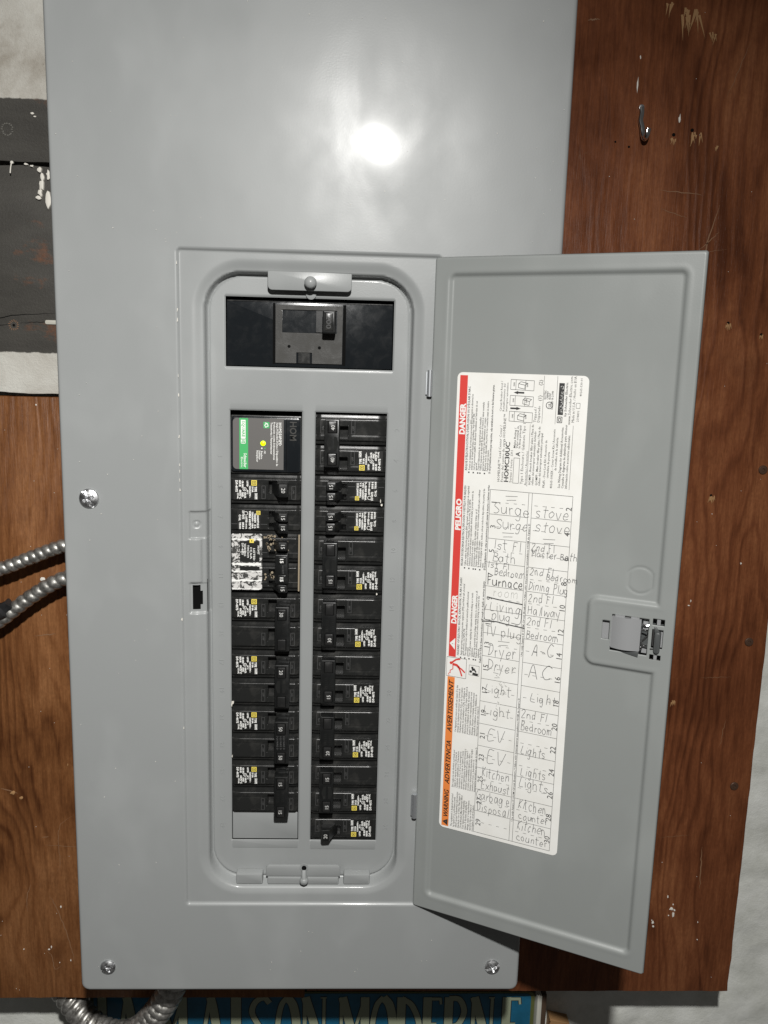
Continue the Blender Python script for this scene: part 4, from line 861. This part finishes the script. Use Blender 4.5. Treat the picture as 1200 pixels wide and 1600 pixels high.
def breaker(col, z_top, span, label, kind, nums=None, style=0, lab=None):
    if col < 0: loc, rot = (-OX1+.012, YF+random.uniform(-.008,.008), z_top), (0,0,0)
    else: loc, rot = (OX1-.012, YF+random.uniform(-.008,.008), z_top-span), (0,math.pi,0)
    t_ = thing('circuit_breaker', label, 'circuit breaker', loc, rot, 'circuit breakers in the two columns of the panel')
    if kind == 'double':
        for k_ in (0,1): link('case', CASE1, t_, (0,0,-k_))
        link('label', LAB1, t_); tie(t_, nums, style)
    elif kind == 'single':
        link('case', CASE1, t_); link('label', LAB1, t_); toggle(t_, .42, .26, nums[0])
    elif kind == 'tandem':
        link('case', CASE2, t_); link('label', LAB2, t_); toggle(t_, .27, .22, nums[0]); toggle(t_, .27, .56, nums[1])
    return t_
L_, R_ = -1, 1
breaker(L_, 13, 1, 'single black breaker marked 20, directly under the surge protector', 'single', ['20'])
breaker(L_, 12, 1, 'black tandem breaker with two 15 toggles, above the one with the torn white sticker', 'tandem', ['15','15'])
breaker(L_, 9, 2, 'two-pole breaker marked 30 in the left column, directly under the torn white sticker', 'double', ['30',''], 0)
breaker(L_, 7, 2, 'two-pole breaker marked 20 in the left column, between the 30 and the 50', 'double', ['20',''], 2)
breaker(L_, 5, 2, 'two-pole breaker marked 50 on both handles, in the left column', 'double', ['50','50'], 1)
breaker(L_, 3, 2, 'two-pole breaker marked 15 twice, bottom of the left column above gray filler', 'double', ['15','15'], 0)
breaker(R_, 15, 2, 'two-pole breaker marked 40 twice, topmost in the right column', 'double', ['40','40'], 3)
breaker(R_, 13, 1, 'upper of the two tandem 15 breakers in the right column', 'tandem', ['15','15'])
breaker(R_, 12, 1, 'lower of the two tandem 15 breakers in the right column', 'tandem', ['15','15'])
breaker(R_, 11, 2, 'two-pole breaker marked 15 directly below the tandem breakers on the right', 'double', ['15',''], 2)
breaker(R_, 9, 2, 'two-pole breaker marked 30 in the right column', 'double', ['30',''], 0)
breaker(R_, 7, 2, 'two-pole breaker marked 15 between the 30 and the 20 on the right', 'double', ['15',''], 0)
breaker(R_, 5, 2, 'two-pole breaker marked 20 in the right column, its rating on the lower end', 'double', ['20',''], 0)
breaker(R_, 3, 2, 'two-pole breaker marked 15 twice, just above the bottom single 20 on the right', 'double', ['15','15'], 2)
breaker(R_, 1, 1, 'single black breaker marked 20 at the very bottom of the right column', 'single', ['20'])
# quad breaker with worn sticker
Q = thing('circuit_breaker', 'dusty quad breaker with torn white sticker and four 15 switches', 'circuit breaker', (-OX1+.012, YF, 11.05), (0,0,0), 'circuit breakers in the two columns of the panel')
link('case', CASE2, Q); link('case', CASE2, Q, (0,0,-1.0))
for tp, s_ in ((.26,'15'),(1.68,'15')): toggle(Q, .27, tp-.04, s_)
f = MB(); f.prism(rrect(1.50,1.92,-1.60,-.62,.04,3), -.46, -.06, BLKD, .03)
for v0 in (.68,1.30):
    f.prism(rrect(1.60,1.86,-v0-.24,-v0,.02,2), -.49, -.45, BLK, .02); f.text('15', (1.665,-.494,-v0-.035), DN, IN_, .15, WHITE, width=.17, bold=.03)
f.text('HOMT', (1.72,-.466,-.97), DN, IN_, .09, GREYINK, width=.28, res=1); f.build('handle_tie', Q, 30)
STK = mat('torn_sticker', (.7,.69,.66), .6); k = NT(STK); c_ = k.coord((1,1,1)); n_ = k.noise(k.coord((1,1,1.3)), 2.9, 8, .72, 1.6)
k.l(k.mix(k.g(n_, .495, .51), (.045,.045,.042), (.60,.59,.57)), k.b.inputs['Base Color'])
f = MB(); f.prism(rrect(.03,1.03,-1.93,-.03,.05,3), -.014, .01, STK, .004)
for v0, v1, x0, x1 in ((.20,.235,.05,1.0),(1.02,1.10,.06,1.0),(1.28,1.32,.03,1.02),(1.58,1.63,.03,1.02),(1.88,1.92,.05,1.0)):
    P = [(x0+(x1-x0)*i/12, -(v0+random.uniform(-.02,.02))) for i in range(13)]+[(x1-(x1-x0)*i/12, -(v1+random.uniform(-.025,.025))) for i in range(13)]
    f.flat(P[::-1], -.017, WHITE)
for v0, v1 in ((.27,.62),(1.13,1.27),(.66,.98)): f.flat([(.30,-v1),(.95,-v1),(.95,-v0),(.30,-v0)], -.0165, LBL)
f.text('HOMT', (.88,-.019,-.42), DN, IN_, .09, WHITE, width=.3, bold=.02, res=1); f.text('DP-4075', (.36,-.019,-.34), DN, IN_, .09, WHITE, width=.4, bold=.02, res=1)
for i, s_ in enumerate(['WARNING','TYPE HOM','10 kA','LISTED']): f.text(s_, (.44+.1*i,-.019,-.36-.05*i), DN, IN_, .085, WHITE, width=.42, bold=.02, res=1)
f.flat([(.62,-.33),(.76,-.33),(.76,-.20),(.62,-.20)], -.020, YEL); f.flat([(.67,-.285),(.71,-.285),(.71,-.245),(.67,-.245)], -.022, LBL)
f.build('label', Q)['label'] = 'torn white sticker'
DUST = mat('tan_dust', (.30,.25,.18), .9, 0, .1)
f = MB()
for i in range(60):
    u = random.choice([random.uniform(1.05,1.5), random.uniform(1.2,1.9)]); v = random.choice([random.uniform(.05,.3), random.uniform(.3,.6), random.uniform(1.3,1.6)])
    f.prism(circle(u,-v,random.uniform(.012,.045),6), -.012, .0, DUST)
f.prism([(2.22,-1.95),(2.27,-1.95),(2.27,-.03),(2.22,-.03)], -.02, .0, DUST); tag(f.build('dust', Q), kind='stuff')

# surge protector
S = thing('surge_protector', 'black surge protector with gray label, green stripe and lit yellow-green indicator', 'surge protector', (-OX1+.012, YF, 15.0))
f = MB(); f.prism(rrect(0,UW,-2.0,-.10,.05), .06, .35, BLK, .03); f.prism(rrect(.02,UW-.02,-1.93,-.14,.12), -.04, .07, BLKG, .05); f.box(1.80,1.815,-.05,-.03,-1.9,-.2,HOLE)
f.text('HOM', (1.92,-.045,-.26), DN, IN_, .30, BLKT, width=.62, bold=.02, extrude=.04); f.build('case', S, 30)
f = MB(); f.prism(rrect(.09,1.72,-1.84,-.19,.13,5,(1,0,0,1)), -.050, -.03, SPDL, .004)
f.flat([(.30,-1.838),(.58,-1.838),(.58,-.192),(.30,-.192)], -.053, GRN)
f.flat([(.35,-.84),(.50,-.84),(.50,-.25),(.35,-.25)], -.055, WHITE); f.text('SQUARE', (.385,-.057,-.28), DN, IN_, .135, GRN, width=.52, bold=.02, res=1)
for a in (((.35,-.86),(.50,-.86)),((.35,-1.0),(.50,-1.0)),((.36,-.86),(.36,-1.0)),((.49,-.86),(.49,-1.0))): f.ribbon(a, .022, -.056, WHITE)
f.text('D', (.375,-.057,-.885), DN, IN_, .13, WHITE, bold=.02, res=1)
f.text('Schneider', (.44,-.056,-1.32), DN, IN_, .14, WHITE, width=.46, bold=.02, res=1); f.text('Electric', (.35,-.056,-1.44), DN, IN_, .09, WHITE, width=.34, bold=.01, res=1)
f.flat([(1.07,-.50),(1.26,-.50),(1.26,-.30),(1.07,-.30)], -.053, GRN); f.ribbon([(1.12,-.33),(1.2,-.36),(1.22,-.43),(1.14,-.47),(1.11,-.40),(1.16,-.37)], .03, -.056, WHITE)
for s_, u, v0, v1, sz in (('HOM250PSPD',1.56,.31,1.06,.13),('Surge Protective Device / Dispositivo de',1.485,.31,1.72,.085),('Protecci\u00f3n contra Sobretensiones',1.39,.30,1.52,.085),('Transitorias / Parasurtenseur',1.30,.31,1.34,.085),('OK',1.09,1.22,1.33,.08),('Replace',.99,1.24,1.50,.08),('Sustituir',.92,1.22,1.52,.08),('Remplacer',.85,1.22,1.60,.08)):
    f.text(s_, (u,-.054,-v0), DN, IN_, sz, WHITE, width=v1-v0, bold=.022, res=1)
f.flat(circle(1.02,-1.15,.025,8), -.054, WHITE); f.flat(circle(1.12,-1.15,.022,8), -.054, GRN)
f.build('label', S)
f = MB(); f.lathe([(.085,-.05),(.085,-.06),(.06,-.075),(.001,-.08)], (1.06,-.99), LED, 20); f.build('indicator_light', S, 60)

# main breaker
MBK = thing('main_breaker', 'wide black main breaker marked 200 at the top of the panel', 'main breaker', (0, .55, 17.5))
f = MB(); f.prism(rrect(-2.63,2.63,-1.05,1.00,.04), .0, .35, BLKG, .035)
f.box(-1.17,-1.09,-.006,.01,-.96,.93,HOLE); f.box(1.04,1.14,-.006,.01,-.96,.93,HOLE); f.build('case', MBK, 30)
f = MB(); f.prism([(-2.6,.955),(2.6,.955),(2.6,.99),(-2.6,.99)], -.02, .01, BLK, .008); f.build('top_rib', MBK)
f = MB()
def mk(X, Z): return ~((X > -.87) & (X < .86) & (Z > .03) & (Z < .74)) & ~((X > -.42) & (X < .08) & (Z < -.58))
f.sheet(lines(np.arange(-1.08,1.04,.15),[-.87,.86,-.42,.08,1.03]), lines([-.92,-.75,-.58,-.3,.03,.3,.74,.88]), lambda X, Z: np.full_like(X, -.055), BLKT, mk)
for (x0,x1,z0,z1) in ((-1.08,1.03,.88,.88),(-1.08,1.03,-.92,-.92)): f.add([(x0,-.055,z0),(x1,-.055,z0),(x1,.01,z0),(x0,.01,z0)], [(0,1,2,3)], BLKT)
for x in (-1.08,1.03): f.add([(x,-.055,-.92),(x,-.055,.88),(x,.01,.88),(x,.01,-.92)], [(0,1,2,3)], BLKT)
for a in ((-.87,.03,.86,.03),(-.87,.74,.86,.74),(-.87,.03,-.87,.74),(.86,.03,.86,.74)): f.add([(a[0],-.055,a[1]),(a[2],-.055,a[3]),(a[2],.0,a[3]),(a[0],.0,a[1])], [(0,1,2,3)], BLK)
for x in (-.65,.31): f.flat(circle(x, -.40 if x < 0 else -.42, .05, 12), -.058, HOLE)
f.prism([(-.36,-.92),(.02,-.92),(.02,-.59),(-.36,-.59)], -.04, .0, BLK)
f.text('O/OFF', (-1.03,-.057,.62), DN, IN_, .17, BLKD, width=.55, res=1); f.text('I/ON', (.90,-.057,.60), DN, IN_, .15, BLKD, width=.42, res=1)
f.build('center_plate', MBK)
f = MB(); f.prism(rrect(-.86,.85,.04,.73,.01), -.004, .002, BLKG); f.box(.20,.50,-.10,0,.06,.72,BLKD); f.prism(rrect(.42,.82,.02,.72,.05), -.58, 0, BLKD, .05); f.prism(rrect(.50,.74,.10,.64,.03), -.60, -.57, BLK, .02)
f.text('200', (.535,-.602,.58), DN, IN_, .22, BLKD, width=.42, bold=.02, extrude=.02); f.build('switch_handle', MBK, 30)
# white paint bits and scratches in the breaker opening edges
f = MB()
for x, z, w_, h_ in [(-2.46,5.15,.1,.12),(-2.5,5.1,.04,.22),(2.42,12.08,.08,.1),(2.38,12.2,.03,.16),(2.33,9.05,.06,.09),(-2.49,3.2,.03,.08)]:
    P = [(x+w_/2*random.uniform(.5,1.1)*math.cos(a*.785), z+h_/2*random.uniform(.5,1.1)*math.sin(a*.785)) for a in range(8)]; f.prism(P, DF-.12, DF-.08, FLECK)
tag(f.build('paint_flecks', EP), kind='stuff')

# scuffs and dust on the enamel
f = MB()
for z in (19.5,18.1,17.8,16.1,15.5,14.2,13.3,13.1,12.8,12.5,8.2,4.4): 
    f.prism([(-4.05+random.uniform(-.012,.012)+a, z+b*random.uniform(.5,1.5)) for a, b in ((-.010,-.05),(.012,-.04),(.010,.05),(-.012,.04))], -.014, .004, FLECK)
for i in range(170):
    x, z = random.uniform(-7.6,7.6), random.uniform(-5.3,28.5)
    if -4.3 < x < 4.3 and -2.4 < z < 20.2: continue
    r_ = random.uniform(.006,.013); f.prism([(x+r_*math.cos(a*1.26), z+r_*random.uniform(.6,1.6)*math.sin(a*1.26)) for a in range(5)], -.022, -.008, FLECK)
tag(f.build('dust_specks', EP), kind='stuff')
